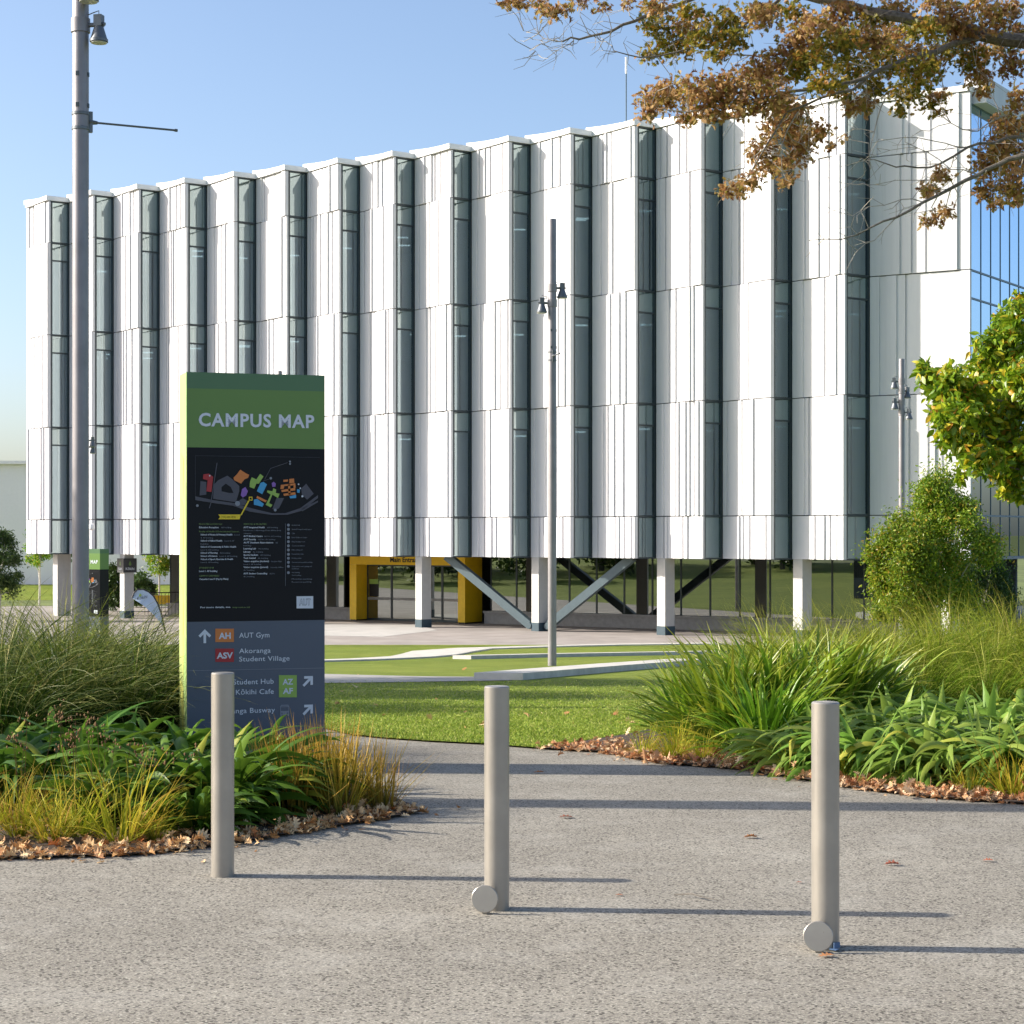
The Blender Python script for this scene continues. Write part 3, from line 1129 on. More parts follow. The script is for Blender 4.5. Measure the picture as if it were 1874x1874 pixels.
def line(pts, w):
    out = []
    P2 = [Vector(p) for p in pts]
    L_, R_ = [], []
    for i, p in enumerate(P2):
        d = (P2[min(i + 1, len(P2) - 1)] - P2[max(i - 1, 0)]).normalized()
        n = Vector((-d.y, d.x)) * w / 2
        L_.append(p + n)
        R_.append(p - n)
    return [[tuple(L_[i]), tuple(L_[i + 1]), tuple(R_[i + 1]), tuple(R_[i])] for i in range(len(P2) - 1)]


def circ(x, y, r, n=14):
    return [(x + r * math.cos(2 * math.pi * k / n), y + r * math.sin(2 * math.pi * k / n)) for k in range(n)]


lay = [("grey", [[(240, 1540), (430, 1580), (430, 1615), (240, 1585)], [(420, 1580), (700, 1620), (900, 1680), (1150, 1740), (1300, 1740), (1480, 1680), (1690, 1525), (1690, 1560), (1500, 1710), (1330, 1758), (1140, 1760), (880, 1720), (680, 1650), (420, 1615)],
                 [(460, 1400), (510, 1350), (620, 1295), (680, 1340), (760, 1420), (760, 1480), (720, 1610), (450, 1570)], [(300, 1360), (370, 1370), (370, 1520), (290, 1530)],
                 [(1490, 1450), (1550, 1390), (1640, 1510), (1560, 1580), (1500, 1520)], [(745, 1600), (800, 1560), (850, 1590), (830, 1650), (760, 1640)],
                 [(1200, 1560), (1290, 1560), (1230, 1680), (1190, 1700), (1150, 1690)], [(1500, 1680), (1690, 1590), (1690, 1610), (1500, 1720)]]),
       ("black", [[(550, 1430), (600, 1390), (660, 1430), (690, 1500), (640, 1500), (550, 1480)]]),
       ("red", [[(335, 1280), (400, 1272), (450, 1310), (430, 1490), (370, 1480), (385, 1350), (330, 1335)]]),
       ("orange", [[(690, 1320), (730, 1280), (770, 1225), (840, 1270), (875, 1285), (865, 1320), (820, 1340), (780, 1390), (700, 1350)], [(1280, 1345), (1335, 1340), (1335, 1365), (1280, 1370)],
                   [(1350, 1335), (1405, 1330), (1410, 1380), (1350, 1385)], [(1250, 1405), (1420, 1385), (1425, 1440), (1400, 1440), (1400, 1410), (1290, 1420), (1285, 1450), (1245, 1455)],
                   [(1255, 1465), (1420, 1440), (1420, 1470), (1260, 1490)], [(1280, 1510), (1420, 1490), (1425, 1520), (1285, 1535)], [(1335, 1400), (1360, 1400), (1365, 1520), (1340, 1520)],
                   [(970, 1535), (1085, 1590), (1070, 1612), (960, 1560)]]),
       ("lime", [[(905, 1315), (960, 1340), (1005, 1275), (1045, 1305), (990, 1390), (960, 1390), (935, 1450), (880, 1430), (885, 1370)],
                 [(1090, 1470), (1150, 1480), (1160, 1445), (1195, 1460), (1190, 1500), (1235, 1510), (1215, 1560), (1150, 1520), (1110, 1620), (1150, 1640), (1130, 1670), (1070, 1640), (1130, 1520), (1085, 1490)]]),
       ("sky", [[(1010, 1380), (1045, 1370), (1085, 1400), (1030, 1515), (965, 1480)], [(930, 1580), (970, 1570), (1050, 1630), (1030, 1665), (980, 1650), (930, 1640)], [(1350, 1540), (1430, 1520), (1430, 1560), (1360, 1565)], [(1440, 1455), (1475, 1460), (1470, 1500), (1440, 1495)]]),
       ("purple", [[(790, 1455), (830, 1430), (860, 1480), (840, 1530), (800, 1555), (775, 1530)], [(1140, 1385), (1165, 1368), (1190, 1390), (1185, 1425), (1150, 1430)]]),
       ("teal", [circ(737, 1625, 30), circ(1182, 1702, 17), circ(262, 1650, 16), circ(1130, 1327, 15), circ(1357, 1130, 12), circ(1357, 1157, 12)]),
       ("white", [circ(1458, 1398, 9), circ(1478, 1445, 9), circ(408, 1297, 9), circ(1503, 1540, 12)]),
       ("yel", [[(870, 1545), (913, 1545), (913, 1590), (870, 1590)], [(510, 1755), (775, 1755), (760, 1812), (510, 1812), (530, 1784)], [(770, 1760), (860, 1590), (878, 1595), (785, 1765)]]),
       ("black", [[(880, 1555), (903, 1555), (903, 1580), (880, 1580)]])]
o_ = 0.004
for cname, shapes in lay:
    o_ += 0.0009
    mb = MB()
    for s_ in shapes:
        pts = Z(s_)
        mb.add([(u, FY - o_ - 0.003, v) for u, v in pts], [list(range(len(pts)))], 0)
    mb.build("map_drawing", MM[mi[cname]], mp)
mb = MB()
for pts, w in (([(497, 1145), (470, 1320), (430, 1580)], 0.006), ([(1330, 1142), (1130, 1210), (1060, 1340)], 0.004), ([(430, 1600), (405, 1680)], 0.006), ([(1040, 1360), (1130, 1330)], 0.003), ([(240, 1060), (240, 1560)], 0.0015), ([(240, 1060), (1710, 1080)], 0.0015)):
    for q in line(Z(pts), w):
        mb.add([(u, FY - 0.0066, v) for u, v in q], [[0, 1, 2, 3]], 0)
mb.build("map_drawing", MM[0], mp)

# small print on the map panel
Y2 = lambda x, y: sx_(320 + x / 6.462, 930 + y / 6.462)
tw, tg, tn = MB(), MB(), MB()
L3 = on(0.0085)


def small(mb, s, x0, x1, y, hpx, bold=0.0):
    u0, vb = Y2(x0, y)
    u1, _ = Y2(x1, y)
    add_text(mb, s, u0, u1, vb, hpx / 6.462 / F * 14.1, L3, 0, bold, 1.0, 'fit', 1)


for s, x0, x1, y, b in (("Education Reception", 285, 515, 236, 1), ("School of Acute & Primary Health", 303, 678, 322, 1), ("School of Allied Health", 303, 558, 394, 1), ("School of Community & Public Health", 303, 722, 466, 1),
                        ("School of Nursing", 303, 503, 537, 1), ("School of Science", 303, 500, 575, 1), ("School of Sport, Exercise & Health", 303, 686, 613, 1), ("Level 1, AF building", 285, 500, 754, 1), ("Carparks 2 and 7 (Pay by Plate)", 285, 630, 848, 1),
                        ("AUT Integrated Health", 810, 1060, 236, 1), ("AUT Medical Centre", 810, 1035, 340, 1), ("AUT Security", 810, 957, 378, 1), ("AUT Student Association", 810, 1160, 416, 1), ("Learning Lab", 810, 957, 487, 1), ("Library", 810, 892, 525, 1),
                        ("Sports Stadium", 810, 982, 562, 1), ("Tech Central", 810, 952, 599, 1), ("Visitor enquiries (students)", 810, 1110, 637, 1), ("Visitor enquiries (general)", 810, 1100, 707, 1), ("AUT Student Counselling", 810, 1090, 782, 1),
                        ("For more details, see", 300, 655, 1182, 1)):
    small(tw, s, x0, x1, y, 19, 0.02)
for s, x0, x1, y in (("FACULTIES & SCHOOLS", 285, 555, 197), ("Faculty of Health & Environmental Sciences", 285, 755, 285), ("STUDENT HUB", 285, 458, 715), ("CAMPUS CARPARKS", 285, 522, 810), ("SERVICES & FACILITIES", 810, 1080, 197), ("maps.aut.ac.nz", 680, 885, 1180)):
    small(tg, s, x0, x1, y, 19, 0.0)
for s, x0, x1, y in (("AE building", 545, 665, 236), ("Level", 700, 762, 322), ("4, AF building", 303, 450, 358), ("Level 4, AF", 585, 700, 394), ("building", 303, 395, 430), ("Level 4, AZ building", 303, 515, 501), ("AA building", 530, 652, 537),
                     ("Level 4, AF building", 525, 735, 575), ("Level 2, AF building", 303, 513, 648), ("AX building", 1088, 1215, 236), ("Northcote, 3 Akoranga Drive 800m from", 810, 1252, 270), ("campus", 810, 900, 304), ("AC101, AC building", 1055, 1252, 340),
                     ("AC101, AC building", 985, 1185, 378), ("AS", 1188, 1215, 416), ("building", 810, 900, 450), ("AL building", 985, 1105, 487), ("AL building", 918, 1040, 525), ("AH building", 1008, 1128, 562), ("AL building", 980, 1100, 599),
                     ("Student Hub,", 1135, 1265, 637), ("Level 1, AF building", 810, 1018, 671), ("Security Office", 1125, 1280, 707), ("AC building", 810, 938, 741), ("AC110", 1118, 1178, 782), ("AC building", 810, 938, 816),
                     ("Student hub", 1380, 1478, 208), ("Student lounge & study space", 1380, 1612, 257), ("Cafe", 1380, 1418, 305), ("Early Childhood Centre", 1380, 1562, 354), ("Baby feeding room", 1380, 1536, 403), ("Contemplation", 1380, 1530, 451),
                     ("Public transport", 1380, 1508, 500), ("Pedestrian route", 1380, 1520, 549), ("Drinking water", 1380, 1495, 598), ("Covered and accessible parking", 1380, 1622, 647), ("Cycle and scooter parking and", 1380, 1615, 696), ("workshops", 1380, 1465, 722),
                     ("Car Parking", 1380, 1475, 768), ("Visitor parking", 1380, 1490, 800), ("Mobility parking", 1380, 1620, 845), ("Reserved parking", 1380, 1610, 880)):
    small(tn, s, x0, x1, y, 15, 0.0)
for y in (200, 250, 298, 347, 396, 445, 494, 545, 592, 640, 687, 762):
    u, v = Y2(1340, y)
    c = circ(u, v, 0.0105)
    tn.add([(a, FY - 0.0085, b) for a, b in c], [list(range(len(c)))], 0)
for q in line([Y2(1305, 180), Y2(1305, 920)], 0.0016):
    tn.add([(u, FY - 0.0085, v) for u, v in q], [[0, 1, 2, 3]], 0)
tw.build("small_print", M["s_white"], mp)
tg.build("small_print", M["s_textgreen"], mp)
tn.build("small_print", M["s_textg"], mp)
bl = MB()
u0, v0 = sx_(320 + 545 / 6.462, 670 + 1795 / 6.462)
u1, _ = sx_(320 + 715 / 6.462, 670 + 1795 / 6.462)
add_text(bl, "YOU ARE HERE", u0, u1, v0, 0.0135, on(0.0160), 0, 0.02)
bl.build("lettering", M["s_black"], mp)
logo = MB()
pts = [Y2(1437, 1042), Y2(1633, 1040), Y2(1633, 1184), Y2(1437, 1184)]
logo.add([(u, FY - 0.0075, v) for u, v in pts], [[3, 2, 1, 0]], 0)
u0, vb = Y2(1466, 1146)
u1, _ = Y2(1604, 1146)
hh = 72 / 6.462 / F * 14.2
add_text(logo, "AUT", u0, u1, vb, hh, on(0.0085), 1, 0.045)
add_text(logo, "AUT", u0 + 0.003, u1 - 0.003, vb + 0.003, hh - 0.006, on(0.0095), 0, 0.0)
logo.build("logo_plate", [M["s_white"], M["s_textg"]], mp)

# direction panel: tiles, words, arrows
X3 = lambda x, y: sx_(320 + x / 5.855, 1110 + y / 5.855)


def tile(cname, x0, y0, x1, y1, words, parent):
    mb = MB()
    pts = [X3(x0, y1), X3(x1, y1), X3(x1, y0), X3(x0, y0)]
    mb.add([(u, FY - 0.0035, v) for u, v in pts], [[0, 1, 2, 3]], 0)
    t_ = mb.build("direction_tile", MM[mi[cname]], parent)
    wd = MB()
    for s, a, b, yb, hp in words:
        u0, vb = X3(a, yb)
        u1, _ = X3(b, yb)
        add_text(wd, s, u0, u1, vb, hp / 5.855 / F * 14.1, on(0.0048), 0, 0.03)
    wd.build("lettering", M["s_white"], t_)


tile("orange", 433, 237, 632, 380, [("AH", 470, 598, 345, 62)], dp)
tile("red", 433, 450, 632, 593, [("ASV", 448, 620, 556, 60)], dp)
tile("lime", 1114, 735, 1306, 972, [("AZ", 1153, 1266, 836, 58), ("AF", 1155, 1264, 934, 58)], dp)
wd = MB()
for s, a, b, yb, hp in (("AUT Gym", 688, 1013, 335, 53), ("Akoranga", 688, 1025, 500, 50), ("Student Village", 688, 1228, 588, 50), ("Student Hub", 624, 1058, 836, 53), ("Kōkihi Cafe", 653, 1058, 944, 52), ("Akoranga Busway", 415, 1072, 1150, 52)):
    u0, vb = X3(a, yb)
    u1, _ = X3(b, yb)
    add_text(wd, s, u0, u1, vb, hp / 5.855 / F * 14.1, on(0.0035), 0, 0.006, 1.05)
wd.build("lettering", M["s_white"], dp)
ln = MB()
for q in line([X3(125, 688), X3(1612, 658)], 0.003):
    ln.add([(u, FY - 0.0035, v) for u, v in q], [[0, 1, 2, 3]], 0)
ln.build("divider_line", M["s_textg"], dp)


def arrow(cx, cy, ang):
    c = Vector(X3(cx, cy))
    R = Matrix.Rotation(math.radians(ang), 2)
    w, h = 0.019, 0.095
    mb = MB()
    for pts in ([(-w / 2, -h / 2), (w / 2, -h / 2), (w / 2, h * 0.44), (-w / 2, h * 0.44)],):
        mb.add([(*(lambda q: (q.x, FY - 0.0035, q.y))(c + R @ Vector(p)),) for p in pts], [[0, 1, 2, 3]], 0)
    o = 0.0
    for s in (-1, 1):
        pts = [(0, h * 0.5 + 0.006), (s * 0.046, h * 0.5 - 0.040), (s * 0.033, h * 0.5 - 0.054), (0, h * 0.5 - 0.021)]
        o += 0.0005
        mb.add([(*(lambda q: (q.x, FY - 0.0035 - o, q.y))(c + R @ Vector(p)),) for p in pts], [[0, 1, 2, 3]], 0)
    mb.build("arrow", M["s_white"], dp)


arrow(320, 322, 0)
arrow(1424, 800, -45)
arrow(1424, 1106, -45)
bus = MB()
c = Vector(X3(1176, 1112))
k_ = 0.93
def bx(x0, z0, x1, z1, o, m):
    bus.add([(c.x + x0 * k_, FY - o, c.y + z0 * k_), (c.x + x1 * k_, FY - o, c.y + z0 * k_), (c.x + x1 * k_, FY - o, c.y + z1 * k_), (c.x + x0 * k_, FY - o, c.y + z1 * k_)], [[0, 1, 2, 3]], m)
bx(-0.036, -0.036, 0.036, 0.036, 0.0035, 0)
bx(-0.030, 0.036, 0.030, 0.044, 0.0035, 0)
bx(-0.030, -0.004, 0.030, 0.026, 0.0045, 1)
bx(-0.026, 0.031, 0.026, 0.036, 0.0045, 1)
bx(-0.028, -0.026, -0.016, -0.018, 0.0045, 1)
bx(0.016, -0.026, 0.028, -0.018, 0.0045, 1)
bx(-0.034, -0.046, -0.022, -0.036, 0.0035, 0)
bx(0.022, -0.046, 0.034, -0.036, 0.0035, 0)
bus.build("bus_symbol", [M["s_textg"], M["s_blue"]], dp)

# the second, far sign: the same kind of pillar by the building
far = copy_tree(sign)
pf = P(166, 1100, 52.0)
far.location = (pf.x, 52.0, zg(52.0))
far.rotation_euler = (0, 0, math.radians(-33))
far["label"] = "second, distant campus map pillar half hidden behind the left lamp post and grasses"

# entrance words and column sign, flag
ew = MB()
ka = wall_k(714, S0)
c0 = wall_pt(ka, S0)


def on_portal(u, v):
    p = c0 + FD * u - FN * 0.005
    return (p.x, p.y, v)


add_text(ew, "Main Entrance", 0, 1.62, 0.555, 0.185, on_portal, 0, 0.03)
ewo = ew.build("lettering", M["black"])
ewo.parent = po
cs = wall_pt(-7.87, 0.0)
csn = empty("column_sign", (cs.x, cs.y, 0), CR, "charcoal sign box with leaf emblem wrapped round the top of a column behind the flag", "sign")
MB().box((0, 0, 0.36), (0.62, 0.62, 0.60)).build("sign_box", M["darksign"], csn)
for face in (0, 1):
    mb = MB()
    pl = (lambda u, v: (u, -0.314, v)) if face == 0 else (lambda u, v: (-0.314, -u, v))
    add_text(mb, "Kōkihi", -0.2, 0.2, 0.17, 0.10, pl, 0, 0.02)
    for sg in (-1, 1):
        pts = [(0, 0.34), (sg * 0.06, 0.38), (sg * 0.05, 0.46), (0, 0.56)]
        if face == 0 and sg > 0 or face == 1 and sg > 0: pass
        mb.add([pl(*p) for p in pts], [[0, 1, 2, 3]], 1)
    mb.build("lettering", [M["s_white"], M["s_green"]], csn)

fl = empty("teardrop_flag", tuple(P(300, 1160, 69.0)), 0, "pale blue teardrop banner on a bent dark pole, left of the map pillar", "banner flag")
W = lambda x, y: Vector(((x - 300) / F * 69.0, 0, -(y - 1160) / F * 69.0))
edge = [W(*p) for p in ((303, 1160), (299, 1140), (295, 1122), (289, 1105), (281, 1091), (272, 1083), (262, 1078.5), (252, 1079), (245, 1085), (241.5, 1094))]
MB().tube(edge, [0.03] * 4 + [0.025] * 6, 8).build("pole", M["black"], fl)
inner = [W(*p) for p in ((298, 1146), (294, 1140), (288, 1134), (281, 1125), (273, 1117), (265, 1109), (256, 1103), (249, 1099), (244, 1096), (242, 1094.5))]
mb = MB()
n = len(edge)
vs = []
for th in (-0.006, 0.006):
    for i in range(n):
        for t in (0.0, 0.33, 0.66, 1.0):
            p = edge[i].lerp(inner[i], t)
            vs.append((p.x, th + 0.06 * math.sin(i * 0.9) * t + 0.03 * math.sin(t * 5), p.z))
fs = []
for i in range(n - 1):
    for t in range(3):
        a = i * 4 + t
        fs.append((a, a + 1, a + 5, a + 4))
        b = a + n * 4
        fs.append((b + 4, b + 5, b + 1, b))
mb.add(vs, fs, 0, True)
cl = mb.build("banner", M["flag"], fl)
mb = MB()
q0 = W(252, 1098)
add_text(mb, "Kōkihi", 0, 0.36, 0, 0.10, lambda u, v: (q0.x + u, -0.10, q0.z + v + u * 0.22), 0, 0.015)
q1 = W(257, 1089)
mb.add([(q1.x + a, -0.10, q1.z + b) for a, b in ((-0.05, -0.05), (0.06, -0.04), (0.05, 0.03), (0, 0.07))], [[0, 1, 2, 3]], 1)
mb.build("lettering", [M["s_blue"], M["s_lime"]], cl)

# ------------------------------------------------------------------ lamp posts
def lamp_post(name, base, height, dia, heads, rod, label, marks=(), clamp=None):
    """heads: (height, azimuth in degrees, bell radius); rod: (height, dx, dy)"""
    root = empty(name, base, 0, label, "lamp post", "floodlight lamp posts on the campus lawn")
    r = dia / 2
    mb = MB()
    mb.lathe([(r * 1.02, -0.05), (r, 0.5), (r * 0.97, height - 0.02), (r * 0.93, height)], n=28)
    pole = mb.build("pole", M["pole"], root)
    for h, az, br in heads:
        a = math.radians(az)
        d = Vector((math.cos(a), math.sin(a), 0))
        col = MB().lathe([(r * 1.0, -0.085), (r * 1.14, -0.08), (r * 1.14, 0.08), (r * 1.0, 0.085)], (0, 0, h), n=28).build("collar", M["pole"], root)
        off = r + 0.13
        c = d * off + Vector((0, 0, h))
        hb = MB()
        hb.tube([d * r + Vector((0, 0, h)), c], 0.026, 10)
        hb.box(c + Vector((0, 0, 0.045)), (0.095, 0.095, 0.13), a)
        hb.tube([c + Vector((0, 0, 0.02)), c + d * 0.075 + Vector((0, 0, 0.0))], 0.022, 10)
        hb.tube([d * r + Vector((0, 0, h + 0.12)), d * (r + 0.06) + Vector((0, 0, h + 0.14)), c + Vector((0, 0, 0.16)), c + Vector((0, 0, 0.105))], 0.006, 6)
        hb.lathe([(0.045, 0.0), (0.055, -0.02), (br * 0.92, -0.155), (br, -0.16), (br, -0.19), (br * 0.9, -0.192)], c + Vector((0, 0, -0.01)), n=24)
        head = hb.build("floodlight", M["fitting"], root)
        MB().lathe([(br * 0.88, -0.196), (br * 0.86, -0.205)], c + Vector((0, 0, -0.01)), n=24).build("lens", M["lens"], head)
    if rod:
        h, dx, dy = rod
        d = Vector((dx, dy, 0))
        mb = MB()
        mb.lathe([(r * 1.0, -0.105), (r * 1.06, -0.10), (r * 1.06, -0.07), (r * 1.0, -0.065)], (0, 0, h), n=24)
        mb.lathe([(r * 1.0, 0.065), (r * 1.06, 0.07), (r * 1.06, 0.10), (r * 1.0, 0.105)], (0, 0, h), n=24)
        u = d.normalized()
        mb.box(u * (r + 0.02) + Vector((0, 0, h)), (0.04, 0.05, 0.24), math.atan2(dy, dx))
        mb.tube([u * r + Vector((0, 0, h)), u * (r + 0.10) + Vector((0, 0, h))], [0.035, 0.02], 8)
        mb.tube([u * (r + 0.06) + Vector((0, 0, h)), u * r + d + Vector((0, 0, h))], 0.0125, 8)
        mb.tube([u * r + d * 0.98 + Vector((0, 0, h)), u * r + d * 1.015 + Vector((0, 0, h))], 0.018, 8)
        mb.build("banner_rod", M["fitting"], root)
    if marks:
        mb = MB()
        for h in marks:
            for a in (-1.75, -0.2):
                c = Vector((math.cos(a) * r, math.sin(a) * r, h))
                mb.box(c, (0.012, 0.035, 0.05), a)
        mb.build("clip", M["frame"], root)
    return root


def zpx(y, d):
    return HC - (y - HY) / F * d


b = P(147.5, 0, 22.4)
lamp_post("lamp_post", (b.x, 22.4, zg(22.4)), 9.6, 0.192, [(zpx(47, 22.4) - zg(22.4), -12, 0.105), (zpx(-22, 22.4) - zg(22.4), -55, 0.12), (zpx(-60, 22.4) - zg(22.4), 130, 0.12)],
          (zpx(222, 22.4) - zg(22.4), 0.93, 0.46), "tall galvanised lamp post at the left, cut by the top of the view", (zpx(137, 22.4) - zg(22.4), zpx(194, 22.4) - zg(22.4)))
d0 = 40.5
b = P(1010.5, 0, d0)
lamp_post("lamp_post", (b.x, d0, zg(d0)), zpx(401, d0) - zg(d0), 0.178, [(zpx(527, d0) - zg(d0), 15, 0.11), (zpx(555, d0) - zg(d0), 190, 0.11)],
          (zpx(652, d0) - zg(d0), 0.12, -0.55), "grey lamp post with two bell floodlights, standing by the seat wall on the lawn", (zpx(605, d0) - zg(d0), zpx(636, d0) - zg(d0)))
d0 = 56.0
b = P(1650, 0, d0)
lamp_post("lamp_post", (b.x, d0, zg(d0)), zpx(657, d0) - zg(d0), 0.165, [(zpx(698, d0) - zg(d0), 165, 0.11), (zpx(715, d0) - zg(d0), 30, 0.11), (zpx(736, d0) - zg(d0), 190, 0.11), (zpx(755, d0) - zg(d0), -25, 0.11)],
          None, "slim distant lamp post with four small floodlights, above the round shrubs on the right")
d0 = 62.0
b = P(512, 0, d0)
lamp_post("lamp_post", (b.x, d0, zg(d0)), zpx(679, d0) - zg(d0), 0.165, [(zpx(720, d0) - zg(d0), 165, 0.11)], None, "lamp post hidden behind the campus map pillar, only its tip showing above the sign")
d0 = 62.0
b = P(158, 0, d0)
lamp_post("lamp_post", (b.x, d0, zg(d0)), zpx(790, d0) - zg(d0), 0.15, [(zpx(806, d0) - zg(d0), 0, 0.10), (zpx(818, d0) - zg(d0), 10, 0.10)], None,
          "far lamp post directly behind the tall left one, only its small lamp heads showing")
# mast added out of frame, left, to cast the broad shadow across the path
mast = empty("shadow_mast", (-7.5, 12.72, 0), 0, "thick plain steel mast, unseen outside the left edge, added to cast a long shadow", "mast")
MB().lathe([(0.24, -0.05), (0.24, 0.03), (0.205, 0.05), (0.205, 9.0), (0.19, 9.05)], n=32).build("pole", M["pole"], mast)

# ------------------------------------------------------------------ bollards
def bollard(loc, label, plate=None):
    root = empty("bollard", loc, 0, label, "bollard", "stainless steel bollards across the path")
    r, h = 0.0565, 1.0
    MB().lathe([(r, -0.05), (r, h - 0.006), (r - 0.004, h - 0.001), (r - 0.008, h), (0.002, h + 0.0005)], n=48).build("post", M["steel"], root)
    if plate:
        dx, dy, tilt = plate
        ax = Vector((-0.18, -1.0, 0.10 + tilt)).normalized()
        c = Vector((dx, dy, 0.066))
        mb = MB().lathe([(0.058, -0.004), (0.0605, -0.002), (0.0605, 0.003), (0.058, 0.005)], c, ax, 40)
        mb.box((dx + 0.005, dy + 0.012, 0.01), (0.035, 0.03, 0.018))
        mb.build("cover_plate", M["steel"], root)
    return root


for x, y, lab, pl in ((404.5, 1606, "left bollard, plain brushed steel post in front of the map pillar and lilies", None),
                      (909, 1668, "middle bollard of three, brushed steel with a round hinged plate at its foot", (-0.052, -0.115, 0.0)),
                      (1514.5, 1740, "right and nearest bollard, brushed steel with round plate and blue scrap at its foot", (-0.044, -0.095, 0.02))):
    g = G(x, y)
    bollard((g.x, g.y + 0.055, 0), lab, pl)
sc_ = MB()
g = G(1530, 1738)
sc_.box((g.x, g.y - 0.02, 0.022), (0.03, 0.004, 0.022), 0.5)
sc_.box((g.x - 0.012, g.y - 0.03, 0.008), (0.028, 0.03, 0.003), 0.9)
tag(sc_.build("plastic_scrap", M["scrap"]), "tiny blue plastic scrap lying against the nearest bollard's foot", "litter")

# planter and railing under the building
pr = P(293, 1088, 90)
pl_ = empty("planter_box", (pr.x, 90, zg(90)), 0, "long yellow planter box with a small tree under the building's left end", "planter")
MB().box((0, 0, 0.55), (1.0, 0.5, 0.4)).build("box", M["yellow"], pl_)
mb = MB()
for x_ in (-0.45, 0.45):
    mb.box((x_, 0, 0.175), (0.06, 0.4, 0.35))
mb.build("stand", M["black"], pl_)
rl = empty("railing", (P(296, 1088, 86).x, 86, zg(86)), 0, "thin black railing in front of the yellow planter under the building", "railing")
mb = MB()
mb.tube([(-0.75, 0, 1.0), (0.9, 0, 1.0)], 0.025, 6)
mb.build("top_rail", M["black"], rl)
for k in range(12):
    MB().tube([(-0.75 + k * 0.15, 0, 0), (-0.75 + k * 0.15, 0, 1.0)], 0.012, 5).build("baluster", M["black"], rl)

# ------------------------------------------------------------------ foliage builders
def unit(a):
    return a / np.maximum(np.linalg.norm(a, axis=-1, keepdims=True), 1e-9)


def ribbons(r, n, base_r, L, w, th0, th1, K=7, wind=(0, 0), fold=0.0, shape='grass', power=1.4, base=None, az=None, twist=0.3):
    """n bent blades; angles from the vertical th0 (foot) to th1 (tip) in degrees"""
    if az is None:
        az = r.uniform(0, 2 * np.pi, n)
    if base is None:
        rr = base_r * np.sqrt(r.uniform(0, 1, n))
        aa = az + r.normal(0, 0.6, n)
        base = np.stack([rr * np.cos(aa), rr * np.sin(aa), np.full(n, -0.01)], 1)
    Ls = r.uniform(*L, n)
    ws = r.uniform(*w, n)
    a0 = np.radians(r.uniform(*th0, n))
    a1 = np.radians(r.uniform(*th1, n))
    s = np.linspace(0, 1, K + 1)
    th = a0[:, None] + (a1 - a0)[:, None] * s[None] ** power
    az2 = az[:, None] + r.normal(0, twist, n)[:, None] * s[None]
    d = np.stack([np.sin(th) * np.cos(az2), np.sin(th) * np.sin(az2), np.cos(th)], -1)
    d[..., 0] += wind[0] * s[None]
    d[..., 1] += wind[1] * s[None]
    d = unit(d)
    step = d[:, :-1] * (Ls / K)[:, None, None]
    c = np.concatenate([base[:, None], base[:, None] + np.cumsum(step, 1)], 1)
    side = np.stack([-np.sin(az2), np.cos(az2), np.zeros_like(az2)], -1)
    side = unit(side - d * np.sum(side * d, -1, keepdims=True))
    nrm = np.cross(side, d)
    tw = r.normal(0, 0.5, n)[:, None] * (0.4 + s[None])
    side2 = side * np.cos(tw)[..., None] + nrm * np.sin(tw)[..., None]
    nrm = np.cross(side2, d)
    if shape == 'grass':
        prof = (1 - s ** 2.2) * 0.9 + 0.04
    elif shape == 'strap':
        prof = np.minimum(1, 0.55 + 1.6 * s) * np.clip((1 - s) * 2.6, 0.02, 1)
    else:                                              # broad lily leaf
        prof = (0.16 + np.sin(np.pi * np.clip(s, 0, 1) ** 0.85) ** 0.8 * 0.95) * np.clip((1 - s) * 4.5, 0.02, 1)
    half = ws[:, None] * prof[None] / 2
    v = np.broadcast_to(s[None], (n, K + 1))
    if fold == 0:
        V = np.stack([c - side2 * half[..., None], c + side2 * half[..., None]], 2).reshape(-1, 3)
        uv = np.stack([np.zeros_like(v), v, np.ones_like(v), v], -1).reshape(-1, 2)
        i = np.arange(n)[:, None] * (K + 1) * 2 + np.arange(K)[None] * 2
        Fc = np.stack([i, i + 1, i + 3, i + 2], -1).reshape(-1, 4)
    else:
        up = nrm * (half * fold)[..., None]
        V = np.stack([c - side2 * half[..., None] + up, c, c + side2 * half[..., None] + up], 2).reshape(-1, 3)
        uv = np.stack([np.zeros_like(v), v, np.full_like(v, 0.5), v, np.ones_like(v), v], -1).reshape(-1, 2)
        i = np.arange(n)[:, None] * (K + 1) * 3 + np.arange(K)[None] * 3
        Fc = np.concatenate([np.stack([i, i + 1, i + 4, i + 3], -1), np.stack([i + 1, i + 2, i + 5, i + 4], -1)], 1).reshape(-1, 4)
    return V, Fc, uv


def join(parts):
    V, Fc, U, o = [], [], [], 0
    for v, f, u in parts:
        V.append(v)
        Fc.append(f + o)
        U.append(u)
        o += len(v)
    return np.concatenate(V), np.concatenate(Fc), np.concatenate(U)


OAK_O = [(0, 0), (0.18, 0.04), (0.14, 0.22), (0.30, 0.09), (0.40, 0.40), (0.52, 0.11), (0.66, 0.36), (0.72, 0.10), (0.84, 0.20), (0.86, 0.07), (1.0, 0.0)]
OVAL_O = [(0, 0.0), (0.12, 0.10), (0.32, 0.20), (0.55, 0.21), (0.78, 0.13), (0.92, 0.05), (1.0, 0.0)]


